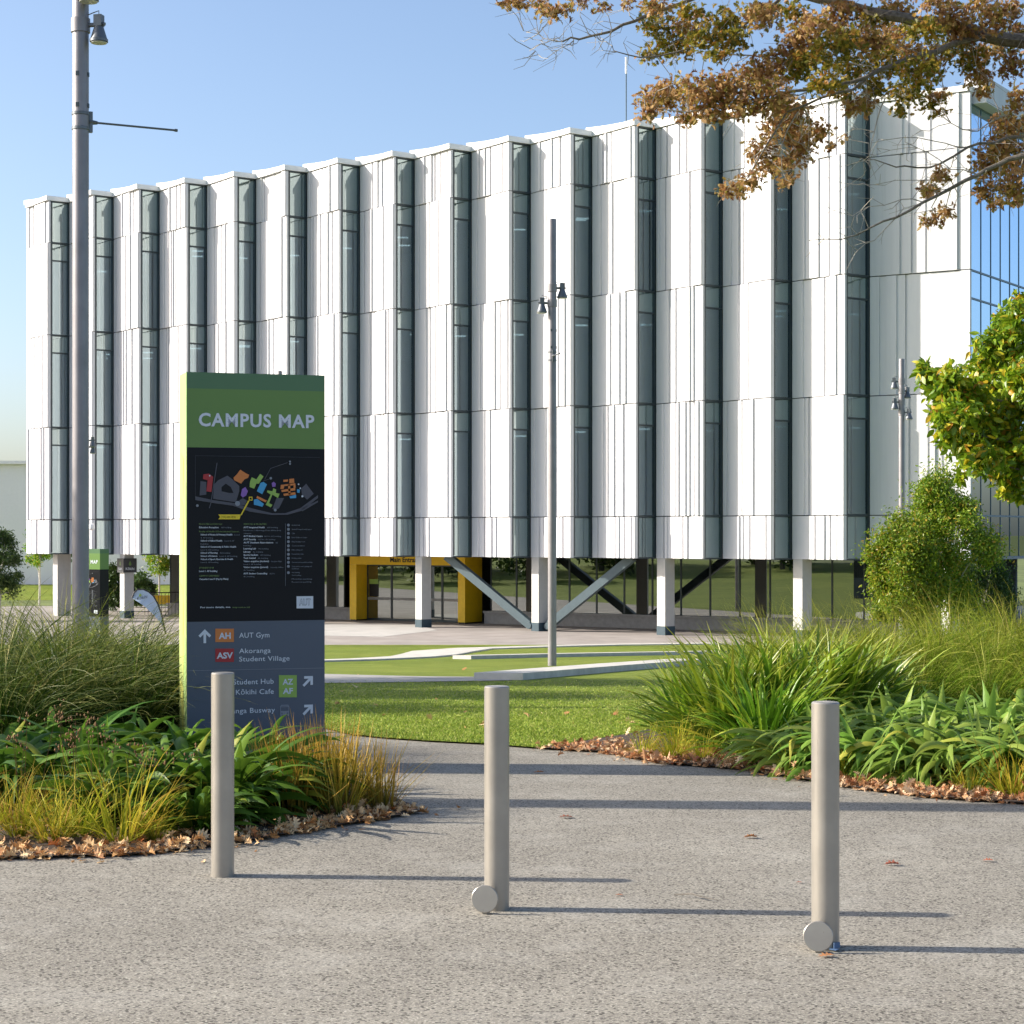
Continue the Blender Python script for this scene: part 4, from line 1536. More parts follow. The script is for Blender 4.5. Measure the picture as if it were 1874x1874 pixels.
def leaf_cloud(pos, size, r, outline, up=0.3, curl=0.25, droop=0.0, dirs=None, narrow=1.0, dn=0.45):
    """many little flat or curled leaves, one fan of triangles each"""
    n = len(pos)
    o = np.array(outline)
    ring = np.concatenate([o, o[-2:0:-1] * [1, -1]])
    ring[:, 1] *= narrow
    loc = np.concatenate([[[0.46, 0.0]], ring])
    m = len(ring)
    x = unit(r.normal(0, 1, (n, 3)) if dirs is None else dirs + r.normal(0, dn, (n, 3)))
    x[:, 2] -= droop
    x = unit(x)
    nz = r.normal(0, 1, (n, 3))
    nz[:, 2] += up * 3
    nz = unit(nz - x * np.sum(nz * x, 1, keepdims=True))
    y = np.cross(nz, x)
    sz = np.asarray(size) * np.ones(n)
    cu = r.uniform(-0.3, 1, n) * curl
    lx, ly = loc[:, 0], loc[:, 1]
    z = cu[:, None] * (np.abs(ly)[None] * 1.6 - (lx[None] - 0.45) ** 2 * 0.9)
    V = pos[:, None] + sz[:, None, None] * (x[:, None] * lx[None, :, None] + y[:, None] * ly[None, :, None] + nz[:, None] * z[..., None])
    k = np.arange(m)
    tri = np.stack([np.zeros(m, int), 1 + k, 1 + (k + 1) % m], 1)
    Fc = (np.arange(n)[:, None, None] * (m + 1) + tri[None]).reshape(-1, 3)
    uv = np.broadcast_to(np.stack([ly + 0.5, lx], 1)[None], (n, m + 1, 2)).reshape(-1, 2)
    return V.reshape(-1, 3), Fc, uv


# ------------------------------------------------------------------ clump meshes (shared by the copies)
R = np.random.default_rng(21)


def lily_mesh(seed, n=66, big=1.0, wd=1.0, bend=1.0, pw=1.0):
    r = np.random.default_rng(seed)
    parts = [ribbons(r, int(n * 0.50), 0.16, (0.60 * big, 0.92 * big), (0.042 * wd, 0.070 * wd), (8, 45), (125 * bend, 178 * bend), 11, (0.10, -0.08), 0.35, 'lily', pw),
             ribbons(r, int(n * 0.42), 0.18, (0.45 * big, 0.72 * big), (0.040 * wd, 0.068 * wd), (32, 72), (125 * bend, 180 * bend), 10, (0.08, -0.08), 0.35, 'lily', pw),
             ribbons(r, max(2, int(n * 0.03)), 0.07, (0.45 * big, 0.60 * big), (0.045 * wd, 0.065 * wd), (2, 16), (20, 70), 8, (0.08, 0), 0.35, 'lily', 1.6)]
    return array_mesh("lily_clump", *join(parts))


def strap_mesh(seed):
    r = np.random.default_rng(seed)
    parts = [ribbons(r, 120, 0.18, (0.80, 1.2), (0.026, 0.040), (4, 30), (40, 100), 9, (0.10, -0.05), 0.3, 'strap', 1.7),
             ribbons(r, 110, 0.24, (0.65, 1.05), (0.024, 0.038), (25, 65), (70, 130), 8, (0.05, -0.05), 0.3, 'strap', 1.4)]
    return array_mesh("strap_leaf_clump", *join(parts))


def tussock_mesh(seed, n=700, L=(0.9, 1.6), wind=0.55, w=(0.006, 0.013)):
    r = np.random.default_rng(seed)
    parts = [ribbons(r, int(n * 0.75), 0.17, L, w, (2, 40), (70, 135), 9, (wind, -0.1), 0, 'grass', 1.6, twist=0.5),
             ribbons(r, int(n * 0.25), 0.2, (L[0] * 0.7, L[1] * 0.8), w, (30, 65), (90, 140), 8, (wind * 0.6, -0.1), 0, 'grass', 1.3, twist=0.5)]
    return array_mesh("tussock_grass", *join(parts))


def tuft_mesh(seed, n=120, L=(0.22, 0.58), th1=(15, 110)):
    r = np.random.default_rng(seed)
    parts = [ribbons(r, int(n * 0.6), 0.08, L, (0.006, 0.012), (2, 45), th1, 7, (0.12, -0.05), 0.2, 'grass', 1.8, twist=0.6),
             ribbons(r, int(n * 0.4), 0.09, (L[0] * 0.7, L[1] * 0.8), (0.004, 0.009), (20, 65), (60, 130), 7, (0.12, -0.05), 0.2, 'grass', 1.3, twist=0.6)]
    return array_mesh("grass_tuft", *join(parts))


def sedge_mesh(seed, n=85):
    r = np.random.default_rng(seed)
    parts = [ribbons(r, n, 0.12, (0.28, 0.56), (0.006, 0.012), (0, 28), (4, 38), 5, (0.18, -0.04), 0.2, 'grass', 1.3),
             ribbons(r, n // 4, 0.12, (0.3, 0.55), (0.006, 0.012), (30, 62), (40, 75), 5, (0.2, -0.04), 0.2, 'grass', 1.3)]
    return array_mesh("sedge_clump", *join(parts))


lilyA, lilyB, lilyC = lily_mesh(1, 124, 0.88, 1.0, 0.82, 1.25), lily_mesh(2, 132, 0.88, 0.97, 0.82, 1.25), lily_mesh(3, 116, 0.86, 1.0, 0.82, 1.25)
lilyP, lilyQ, lilyS = lily_mesh(4, 160, 1.0, 0.92, 1.0, 1.15), lily_mesh(5, 170, 0.98, 0.95, 1.0, 1.15), lily_mesh(6, 150, 1.02, 0.92, 1.0, 1.15)
for m_ in (lilyA, lilyB, lilyC): m_.materials.append(M["lily"])
for m_ in (lilyP, lilyQ, lilyS): m_.materials.append(M["lily_pale"])
straps = [strap_mesh(s) for s in (11, 12)]
for m_ in straps: m_.materials.append(M["strap"])
tuss = [tussock_mesh(s, 760) for s in (21, 22)]
for m_ in tuss: m_.materials.append(M["tussock"])
fine = [tussock_mesh(s, 1050, (0.9, 1.5), 0.75, (0.005, 0.011)) for s in (31, 32)]
for m_ in fine: m_.materials.append(M["finegrass"])
tufts = [tuft_mesh(s) for s in (41, 42, 43)]
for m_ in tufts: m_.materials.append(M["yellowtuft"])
sedges = [sedge_mesh(s) for s in (51, 52)]
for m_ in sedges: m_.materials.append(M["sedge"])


def plant(name, me, x, y, scale, rz, label, cat, group, z=None, sz=None):
    o = bpy.data.objects.new(name, me)
    COL.objects.link(o)
    o.location = (x, y, zg(y) + 0.01 if z is None else z)
    o.rotation_euler = (0, 0, rz)
    o.scale = (scale, scale, scale * (sz or 1))
    return tag(o, label, cat, group, "thing")


pr_ = random.Random(3)


def row(name, meshes, items, cat, group, jitter=0.35, spin=True):
    for i, it in enumerate(items):
        x, y, s, lab = it[:4]
        plant(name, meshes[i % len(meshes)], x, y, s, pr_.uniform(-3.1, 3.1) if spin else pr_.uniform(-jitter, jitter), lab, cat, group, sz=it[4] if len(it) > 4 else None)


# left bed: wind-blown dark tussocks at the back
lt = "dark wind-combed tussock grass in the mass at the back of the left bed"
row("tussock_grass", tuss, [
    (-3.75, 14.2, 0.98, lt), (-3.25, 14.4, 0.96, lt), (-2.85, 14.6, 0.92, lt), (-2.68, 15.1, 0.90, "dark tussock grass right behind the pale green side of the map pillar"),
    (-3.95, 15.0, 1.02, lt), (-3.45, 15.2, 1.0, lt), (-3.0, 15.5, 0.97, lt),
    (-3.3, 16.8, 0.95, "tussock at the rear, its tips crossing the paving seen left of the banner flag"), (-4.3, 16.4, 1.04, lt),
    (-3.95, 17.4, 1.02, "tussock grass in front of the foot of the tall left lamp post"), (-4.4, 13.6, 1.0, lt), (-4.9, 15.4, 1.05, lt), (-3.55, 13.7, 0.8, lt)],
    "grass", "dark tussock grasses in the left bed", 0.45, False)
row("tussock_grass", fine, [(-3.6, 15.9, 0.98, "yellow-green upright grass in front of the tall left lamp post", 1.12)], "grass", "dark tussock grasses in the left bed", 0.3, False)

# left bed: dark lilies
row("lily_plant", [lilyA, lilyB, lilyC], [
    (-3.45, 12.7, 1.12, "broad-leaved lily at the left edge of the view, in front of the dark tussocks"),
    (-3.02, 12.85, 1.15, "broad-leaved lily second from the left edge below the dark tussocks"),
    (-2.65, 12.85, 1.15, "broad-leaved lily with upright leaves halfway between left edge and map pillar"),
    (-2.33, 13.0, 1.05, "dark lily against the lower left edge of the map pillar"),
    (-3.2, 12.0, 1.05, "dark lily behind the brown seed heads at the far left"), (-2.72, 12.0, 1.05, "dark shaded lily behind the yellow tufts"),
    (-2.05, 11.75, 1.1, "large glossy lily left of the left bollard"), (-1.72, 11.5, 1.12, "large glossy lily directly behind the left bollard"),
    (-1.52, 11.75, 0.9, "dark lily right of the left bollard below the bus line of the sign"),
    (-1.98, 12.5, 1.1, "lily at the foot of the map pillar, behind the left bollard's lilies"), (-1.68, 12.6, 0.95, "dark lily hugging the middle of the map pillar's foot"),
    (-2.22, 11.25, 0.95, "lily between the yellow tufts and the left bollard"), (-1.80, 11.0, 0.72, "small dark lily low behind the left bollard's foot")],
    "lily", "broad-leaved lilies in the left bed")

# left bed: yellow tufts in front, bronze sedges by the corner
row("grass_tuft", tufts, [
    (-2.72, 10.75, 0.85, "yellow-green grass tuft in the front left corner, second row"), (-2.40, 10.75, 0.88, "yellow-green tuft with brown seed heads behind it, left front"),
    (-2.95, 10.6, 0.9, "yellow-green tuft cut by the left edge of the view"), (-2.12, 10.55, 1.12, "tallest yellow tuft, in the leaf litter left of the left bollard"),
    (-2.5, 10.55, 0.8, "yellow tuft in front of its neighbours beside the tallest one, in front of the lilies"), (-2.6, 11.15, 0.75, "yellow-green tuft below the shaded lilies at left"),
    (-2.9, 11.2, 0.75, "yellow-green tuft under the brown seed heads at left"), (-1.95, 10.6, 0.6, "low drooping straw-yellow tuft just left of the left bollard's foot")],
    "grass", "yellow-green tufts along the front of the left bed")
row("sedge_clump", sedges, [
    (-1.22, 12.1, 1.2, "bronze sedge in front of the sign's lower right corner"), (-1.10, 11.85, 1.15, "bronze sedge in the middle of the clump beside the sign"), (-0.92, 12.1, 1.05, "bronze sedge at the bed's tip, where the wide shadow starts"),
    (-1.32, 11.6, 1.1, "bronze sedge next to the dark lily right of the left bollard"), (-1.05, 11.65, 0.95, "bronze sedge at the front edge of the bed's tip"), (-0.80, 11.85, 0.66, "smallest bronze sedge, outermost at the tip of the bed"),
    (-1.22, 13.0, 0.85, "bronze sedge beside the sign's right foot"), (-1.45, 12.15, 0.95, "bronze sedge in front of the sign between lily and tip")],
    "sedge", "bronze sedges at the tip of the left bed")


def seed_rush(x, y, h, n, seed, label):
    r = np.random.default_rng(seed)
    root = empty("rush", (x, y, zg(y)), 0, label, "rush", "rushes with brown seed heads in the left bed")
    for i in range(n):
        st, hd_ = MB(), MB()
        a = r.uniform(0, 6.28)
        b0 = Vector((0.06 * math.cos(a), 0.06 * math.sin(a), 0))
        hh = h * r.uniform(0.8, 1.08)
        b1 = b0 + Vector((r.normal(0.04, 0.07), r.normal(0, 0.06), hh))
        st.tube([b0, b0.lerp(b1, 0.5) + Vector((r.normal(0, 0.01), 0, 0)), b1], [0.002, 0.0018, 0.0014], 4)
        for k in range(9):
            p = b1 + Vector((r.normal(0, 0.025), r.normal(0, 0.02), r.normal(-0.01, 0.028)))
            s = r.uniform(0.004, 0.008)
            hd_.add([p + Vector((s, 0, 0)), p + Vector((-s, 0, 0)), p + Vector((0, s, 0)), p + Vector((0, -s, 0)), p + Vector((0, 0, s * 1.5)), p + Vector((0, 0, -s * 1.5))],
                    [(0, 2, 4), (2, 1, 4), (1, 3, 4), (3, 0, 4), (2, 0, 5), (1, 2, 5), (3, 1, 5), (0, 3, 5)])
        so = st.build("stem", M["seed"], root)
        hd_.build("seed_head", M["seed"], so)


seed_rush(-2.72, 10.95, 0.62, 7, 1, "rush with rusty brown seed heads above the leftmost yellow tufts")
seed_rush(-2.48, 11.05, 0.64, 7, 2, "rush with brown seed heads above the middle yellow tufts")
seed_rush(-2.27, 10.95, 0.60, 5, 3, "rush with brown seed heads right of its neighbours, before the lilies")
seed_rush(-2.0, 10.9, 0.48, 5, 4, "pale thin rush stems in front of the glossy lily left of the left bollard")

# right bed
row("strap_leaf_plant", straps, [
    (1.75, 15.6, 0.92, "strap-leaved plant at the left end of the right bed, nearest the lawn"), (2.15, 15.7, 1.02, "tall strap-leaved plant in the right bed, second from the lawn"),
    (2.55, 15.9, 1.05, "tall strap-leaved plant behind the pale lilies"), (2.0, 16.5, 1.0, "strap-leaved plant in the rear row next to the lawn"), (2.45, 16.8, 1.0, "strap-leaved plant at the rear in front of the fine grasses"),
    (1.95, 14.85, 0.75, "low strap-leaved plant at the front, drooping towards the path"), (2.9, 16.3, 0.95, "strap-leaved plant farthest right, between pale lilies and fine grass"), (1.55, 16.2, 0.8, "small strap-leaved plant leaning over the lawn's corner")],
    "strap plant", "strap-leaved plants in the right bed")
fl_ = "fine wind-blown green grass in the mass at the back of the right bed"
row("tussock_grass", fine, [(3.0, 18.2, 0.98, fl_), (3.5, 18.0, 1.0, fl_), (4.0, 18.1, 1.0, fl_), (4.5, 18.0, 1.0, fl_), (5.0, 17.8, 1.0, fl_), (3.3, 19.4, 1.0, fl_), (3.9, 19.6, 1.04, fl_), (4.5, 19.5, 1.08, fl_), (5.1, 19.4, 1.1, fl_),
    (3.6, 17.0, 0.75, fl_), (4.2, 16.9, 0.75, fl_), (4.75, 16.8, 0.78, fl_), (2.55, 18.6, 0.98, "fine grass at the left of its mass, in front of the building's rightmost visible column"), (2.9, 20.5, 1.0, fl_),
    (4.8, 20.8, 1.15, "fine grass at the back under the small round trees"), (5.4, 20.6, 1.15, fl_)], "grass", "fine green grasses in the right bed", 0.4, False)
lp = "pale green lily in the dense mass behind the nearest bollard, right bed"
row("lily_plant", [lilyP, lilyQ, lilyS], [
    (2.15, 14.0, 0.85, "pale lily at the left end of its mass, just left of the nearest bollard"), (2.5, 13.7, 0.95, "pale lily directly behind the nearest bollard"), (2.85, 13.45, 1.0, "pale lily with long drooping leaves, front row right of the nearest bollard"),
    (3.2, 13.2, 1.0, "pale lily in the front row at the edge of the leaf litter"), (3.5, 13.0, 0.95, lp), (2.3, 14.6, 0.95, lp), (2.7, 14.4, 1.0, lp), (3.05, 14.2, 1.02, lp), (3.4, 14.0, 1.02, lp), (3.75, 13.7, 1.0, "pale lily cut by the right edge of the view"),
    (2.6, 15.1, 1.1, lp), (2.95, 15.0, 1.15, lp), (3.3, 14.9, 1.2, lp), (3.65, 14.7, 1.2, lp), (4.0, 14.4, 1.15, lp), (3.1, 15.7, 1.2, lp), (3.5, 15.6, 1.05, "lily with an upright leaf in the back row below the fine grass"), (3.9, 15.4, 1.1, lp), (4.2, 15.1, 1.05, lp), (4.2, 13.5, 1.0, lp), (4.6, 14.3, 1.05, lp), (4.6, 13.1, 0.95, lp), (4.9, 15.3, 1.05, lp)],
    "lily", "pale lilies in the right bed")
row("grass_tuft", tufts, [
    (1.02, 15.0, 0.62, "leftmost yellow tuft of the right bed, beside the lawn corner"), (1.22, 14.75, 0.72, "yellow tuft in the leaf litter, second from the lawn corner"), (1.42, 14.6, 0.62, "yellow tuft in front of the strap-leaved plants"),
    (1.3, 15.1, 0.66, "yellow-brown tuft behind the two front ones at the lawn corner"), (1.75, 14.25, 0.55, "thin yellow tuft left of the nearest bollard"), (1.98, 13.85, 0.62, "yellow tuft touching the left side of the nearest bollard in view"),
    (2.32, 13.45, 0.55, "yellow tuft right beside the nearest bollard, below the pale lilies"), (3.22, 12.45, 0.98, "large yellow-green tuft at the right edge of the view"), (3.0, 12.7, 0.6, "small tuft among dry leaves left of the large right-hand one")],
    "grass", "yellow tufts along the front of the right bed")


# ------------------------------------------------------------------ leaf litter, single leaves, twig
def inside(poly, pts):
    x, y = pts[:, 0], pts[:, 1]
    c = np.zeros(len(pts), bool)
    n = len(poly)
    for i in range(n):
        x0, y0 = poly[i]
        x1, y1 = poly[(i + 1) % n]
        cond = ((y0 > y) != (y1 > y)) & (x < (x1 - x0) * (y - y0) / (y1 - y0 + 1e-12) + x0)
        c ^= cond
    return c


def edge_scatter(line_pts, n, depth, r, over=0.03):
    P2 = np.array(line_pts)
    seg = np.linalg.norm(np.diff(P2, axis=0), axis=1)
    t = r.uniform(0, seg.sum(), n)
    cs = np.concatenate([[0], np.cumsum(seg)])
    i = np.clip(np.searchsorted(cs, t) - 1, 0, len(seg) - 1)
    f = (t - cs[i]) / seg[i]
    d = (P2[i + 1] - P2[i]) / seg[i][:, None]
    nrm = np.stack([-d[:, 1], d[:, 0]], 1)
    off = r.exponential(depth, n) - over
    return P2[i] + (P2[i + 1] - P2[i]) * f[:, None] + nrm * off[:, None]


def litter(name, pts, size, r, zlift, mat, label):
    keep = np.sin(pts[:, 0] * 9.1 + 2 * np.sin(pts[:, 1] * 5.3)) * np.sin(pts[:, 1] * 11.7 + pts[:, 0] * 3.1) + r.uniform(-0.9, 1.3, len(pts)) > -0.35
    pts = pts[keep]
    zlift = zlift[keep] if hasattr(zlift, "__len__") else zlift
    size = size[keep] * np.where(r.uniform(0, 1, len(pts)) < 0.25, 1.4, 0.9)
    z = np.array([zg(y) for y in pts[:, 1]]) + zlift
    pos = np.stack([pts[:, 0], pts[:, 1], z], 1)
    dirs = r.normal(0, 1, (len(pts), 3)) * [1, 1, 0.35]
    V, Fc, uv = leaf_cloud(pos, size, r, OAK_O, 0.75, 0.8, 0.0, dirs)
    V[:, 2] = np.maximum(V[:, 2], np.array([zg(y) for y in V[:, 1]]) + 0.004)
    o = link(name, array_mesh(name, V, Fc, uv, False), mat)
    return tag(o, label, kind="stuff")


r = np.random.default_rng(77)
front_l = [(-5.3, 10.9), (-4.5, 10.12), (-2.645, 10.03), (-1.96, 10.15), (-1.5, 10.53), (-1.05, 11.11), (-0.763, 11.44), (-0.57, 11.72), (-0.6, 11.95)]
pts = np.concatenate([edge_scatter(front_l, 4600, 0.34, r, 0.02), edge_scatter(front_l[::-1], 110, 0.10, r, 0.0)])
litter("leaf_litter", pts, r.uniform(0.03, 0.07, len(pts)), r, 0.010 + r.exponential(0.010, len(pts)), M["litter"], "dry brown leaf litter along the front of the left bed")
front_r = [(0.24, 15.7), (0.71, 15.4), (1.08, 14.52), (1.64, 14.12), (1.95, 13.52), (2.27, 12.92), (2.67, 12.44), (3.2, 12.12), (4.4, 11.87), (5.2, 12.02), (5.7, 12.8)]
pts = np.concatenate([edge_scatter(front_r, 7200, 0.40, r, 0.03), edge_scatter(front_r[::-1], 170, 0.12, r, 0.0)])
litter("leaf_litter", pts, r.uniform(0.03, 0.07, len(pts)), r, 0.010 + r.exponential(0.011, len(pts)), M["litter"], "dry brown leaf litter along the front of the right bed")
pts = np.stack([r.uniform(-6, 4, 190), 15.6 + r.exponential(4.0, 190)], 1)
pts = pts[inside(lawn_edge + [(3, 15.2), (26, 15.2), (26, 60), (-34, 60), (-34, 26.5)], pts)]
litter("fallen_leaves", pts, r.uniform(0.05, 0.10, len(pts)), r, 0.03, M["litter"], "scattered fallen leaves on the lawn")

for i, (x, y, s, lab) in enumerate((
        (1036, 1497, 0.13, "single russet leaf on the path right of the middle bollard"), (1374, 1534, 0.12, "russet leaf on the path left of the nearest bollard"), (1633, 1584, 0.12, "curled red oak leaf standing on the path right of the nearest bollard"),
        (1808, 1577, 0.08, "small pale leaf on the path near the right edge"), (986, 1415, 0.12, "dark dry leaf in the sign's shadow, right of the middle bollard"), (1133, 1640, 0.06, "tiny dry leaf by the tip of the left bollard's shadow"),
        (1462, 1617, 0.05, "tiny dark leaf bit just left of the nearest bollard"), (700, 1362, 0.06, "small dark leaf on the path below the lawn edge"), (1418, 1428, 0.07, "dark leaf on the path near the right bed's litter"),
        (1512, 1752, 0.10, "dry leaf wedged under the nearest bollard's round plate"), (728, 1346, 0.06, "pale leaf on the path between sign and lawn edge"))):
    g = G(x, y)
    rr = np.random.default_rng(100 + i)
    V, Fc, uv = leaf_cloud(np.array([[0, 0, 0.0]]), [s * 0.75], rr, OAK_O, 3.0, 0.28, 0, np.array([[rr.choice([-1, 1]), rr.uniform(-0.4, 0.4), 0.04]]), 1.0, 0.04)
    V[:, 2] -= V[:, 2].min() - 0.005
    o = link("fallen_leaf", array_mesh("fallen_leaf", V - [V[:, 0].mean(), V[:, 1].mean(), 0], Fc, uv, False), M["redleaf"])
    o.location = (g.x, g.y, zg(g.y))
    tag(o, lab, "leaf", "single leaves on the path")
g = G(1234, 1641)
g2 = G(1316, 1650)
tw_ = MB()
a, b_ = Vector((g.x, g.y, 0.008)), Vector((g2.x, g2.y, 0.006))
tw_.tube([a, a.lerp(b_, 0.4) + Vector((0, 0.012, 0.012)), a.lerp(b_, 0.7) + Vector((0, -0.008, 0.004)), b_], [0.003, 0.004, 0.003, 0.0015], 6)
tw_.tube([a.lerp(b_, 0.45) + Vector((0, 0.01, 0.012)), a.lerp(b_, 0.55) + Vector((0.0, 0.05, 0.012))], [0.002, 0.001], 5)
tag(tw_.build("twig", M["bark"]), "thin brown twig lying on the path between the middle and nearest bollards", "twig")

# lawn blades near the path
r = np.random.default_rng(9)
n = 190000
yy = 15.3 + r.exponential(5.0, n)
xx = r.uniform(-1, 1, n) * 0.3 * yy
pts = np.stack([xx, yy], 1)
ok = inside(lawn_edge + [(3, 15.2), (26, 15.2), (26, 62), (-34, 62), (-34, 26.5)], pts) & (yy < 31) & ~inside(right_bed, pts)
pts = pts[ok]
n = len(pts)
h = r.uniform(0.012, 0.028, n)
a = r.uniform(0, 6.28, n)
zb = np.array([zg(y) for y in pts[:, 1]]) + 0.01
w = r.uniform(0.003, 0.006, n) * (1 + pts[:, 1] / 40)
b0 = np.stack([pts[:, 0], pts[:, 1], zb], 1)
sd2 = np.stack([np.cos(a), np.sin(a), np.zeros(n)], 1) * w[:, None]
tipv = b0 + np.stack([r.normal(0, 0.018, n), r.normal(0, 0.018, n), h], 1)
V = np.stack([b0 - sd2, b0 + sd2, tipv], 1).reshape(-1, 3)
Fc = np.arange(3 * n).reshape(-1, 3)
uv = np.tile(np.array([[0, 0], [1, 0], [0.5, 1.0]]), (n, 1))
tag(link("lawn_grass", array_mesh("lawn_grass", V, Fc, uv, False), M["blade"]), "mown lawn grass beyond the path", kind="stuff")


# ------------------------------------------------------------------ trees
def blob_leaves(blobs, per_area, r, depth, dspread, size, outline, up, curl, droop, narrow=1.0, clump=1.0):
    """blobs: (x, y, rx, ry) outlines in the photo turned into ellipsoids of leaves at `depth` metres"""
    pos = []
    for b_ in blobs:
        x, y, rx, ry = b_[:4]
        d = depth + (b_[4] if len(b_) > 4 else r.normal(0, dspread))
        k = d / F
        n = max(6, int(per_area * rx * ry))
        q = r.normal(0, 0.48, (n, 3))
        q = q[np.sum(q * q, 1) < 1.25]
        c = P(x, y, d)
        pos.append(np.array(c) + q * np.array([rx * k, (rx + ry) / 2 * k * 1.2, ry * k]))
    pos = np.concatenate(pos)
    return leaf_cloud(pos, r.uniform(size[0], size[1], len(pos)), r, outline, up, curl, droop, None, narrow)


ro = np.random.default_rng(5)
DO = 27.0
brown = [(950, 6, 30, 12), (925, 4, 20, 8), (1200, 182, 38, 28), (1185, 205, 22, 22), (1235, 172, 50, 32), (1285, 168, 50, 34), (1300, 200, 45, 25), (1335, 160, 45, 36), (1260, 215, 28, 18), (1385, 140, 45, 34), (1430, 118, 50, 38), (1405, 178, 50, 36), (1450, 205, 42, 30),
         (1428, 235, 40, 30), (1468, 252, 34, 24), (1395, 272, 34, 24), (1408, 302, 32, 22), (1350, 345, 30, 20), (1375, 330, 26, 16), (1325, 350, 16, 12), (1462, 282, 30, 26), (1500, 242, 26, 22), (1518, 265, 10, 10), (1432, 302, 20, 18),
         (1442, 328, 16, 12), (1430, 340, 8, 8), (1582, 190, 20, 22), (1560, 195, 24, 18), (1842, 232, 34, 32), (1830, 270, 40, 30), (1858, 292, 30, 36), (1806, 302, 36, 26), (1850, 340, 34, 34), (1800, 348, 26, 22), (1822, 372, 24, 10),
         (1862, 360, 20, 20), (1722, 322, 20, 16), (1702, 348, 18, 16), (1732, 385, 16, 14), (1692, 402, 10, 14), (1712, 400, 14, 14), (1862, 182, 20, 26), (1490, 45, 40, 26), (1540, 20, 40, 22), (1585, 72, 45, 30), (1640, 60, 40, 28),
         (1010, 20, 36, 14), (985, 8, 22, 8), (1150, 6, 16, 8), (1262, 50, 40, 30), (1745, 30, 40, 26), (1820, 35, 44, 28), (1790, 10, 40, 16), (1700, 120, 40, 24), (1790, 140, 32, 26), (1798, 165, 18, 12), (1850, 118, 30, 30), (1690, 345, 9, 9),
         (1100, 12, 20, 10), (1060, 3, 26, 8), (1200, 10, 30, 14), (1395, 30, 40, 26), (1460, 70, 40, 26), (1545, 250, 8, 6), (1720, 175, 24, 12), (1355, 200, 30, 20), (1760, 60, 40, 22), (1850, 15, 30, 16), (1680, 95, 40, 22), (1620, 85, 34, 20), (1800, 95, 36, 20), (1530, 55, 36, 22), (1865, 60, 20, 24), (1715, 5, 40, 14), (1640, 15, 40, 18)]
green = [(1200, 40, 36, 34), (1232, 85, 42, 30), (1185, 98, 22, 16), (1290, 72, 42, 24), (1330, 40, 44, 32), (1345, 75, 34, 26), (1400, 18, 44, 18), (1455, 22, 34, 20), (1490, 98, 40, 32), (1535, 85, 46, 36), (1560, 130, 44, 30),
         (1510, 152, 40, 26), (1620, 112, 50, 34), (1680, 135, 46, 32), (1660, 172, 44, 20), (1700, 190, 24, 12), (1650, 200, 24, 12), (1600, 35, 40, 24), (1690, 55, 44, 24), (1775, 105, 36, 26), (1465, 120, 34, 26), (1600, 160, 34, 24),
         (1740, 85, 40, 24), (1840, 75, 36, 24), (1540, 170, 30, 18), (1720, 205, 18, 9), (1310, 100, 26, 14), (1260, 20, 30, 18)]
off_b = [(1930, 40 + k * 60, 50, 45, ro.normal(0, 1)) for k in range(6)] + [(2020 + ro.uniform(-50, 60), -160 + k * 60, 70, 55, ro.normal(0, 2)) for k in range(8)] + [(1100 + k * 75, -60 - ro.uniform(0, 60), 50, 40, ro.normal(0, 2)) for k in range(12)] + [(1400 + k * 70, -150, 60, 50, ro.normal(0, 2)) for k in range(8)]
oak = empty("oak_tree", (12.4, 28.5, zg(28.5)), 0, "autumn oak with brown and olive leaves whose boughs reach in at top right", "tree")


def leaf_part(name, args, mat, parent):
    V, Fc, uv = args
    o = link(name, array_mesh(name, V, Fc, uv, False), mat)
    return put(o, parent)


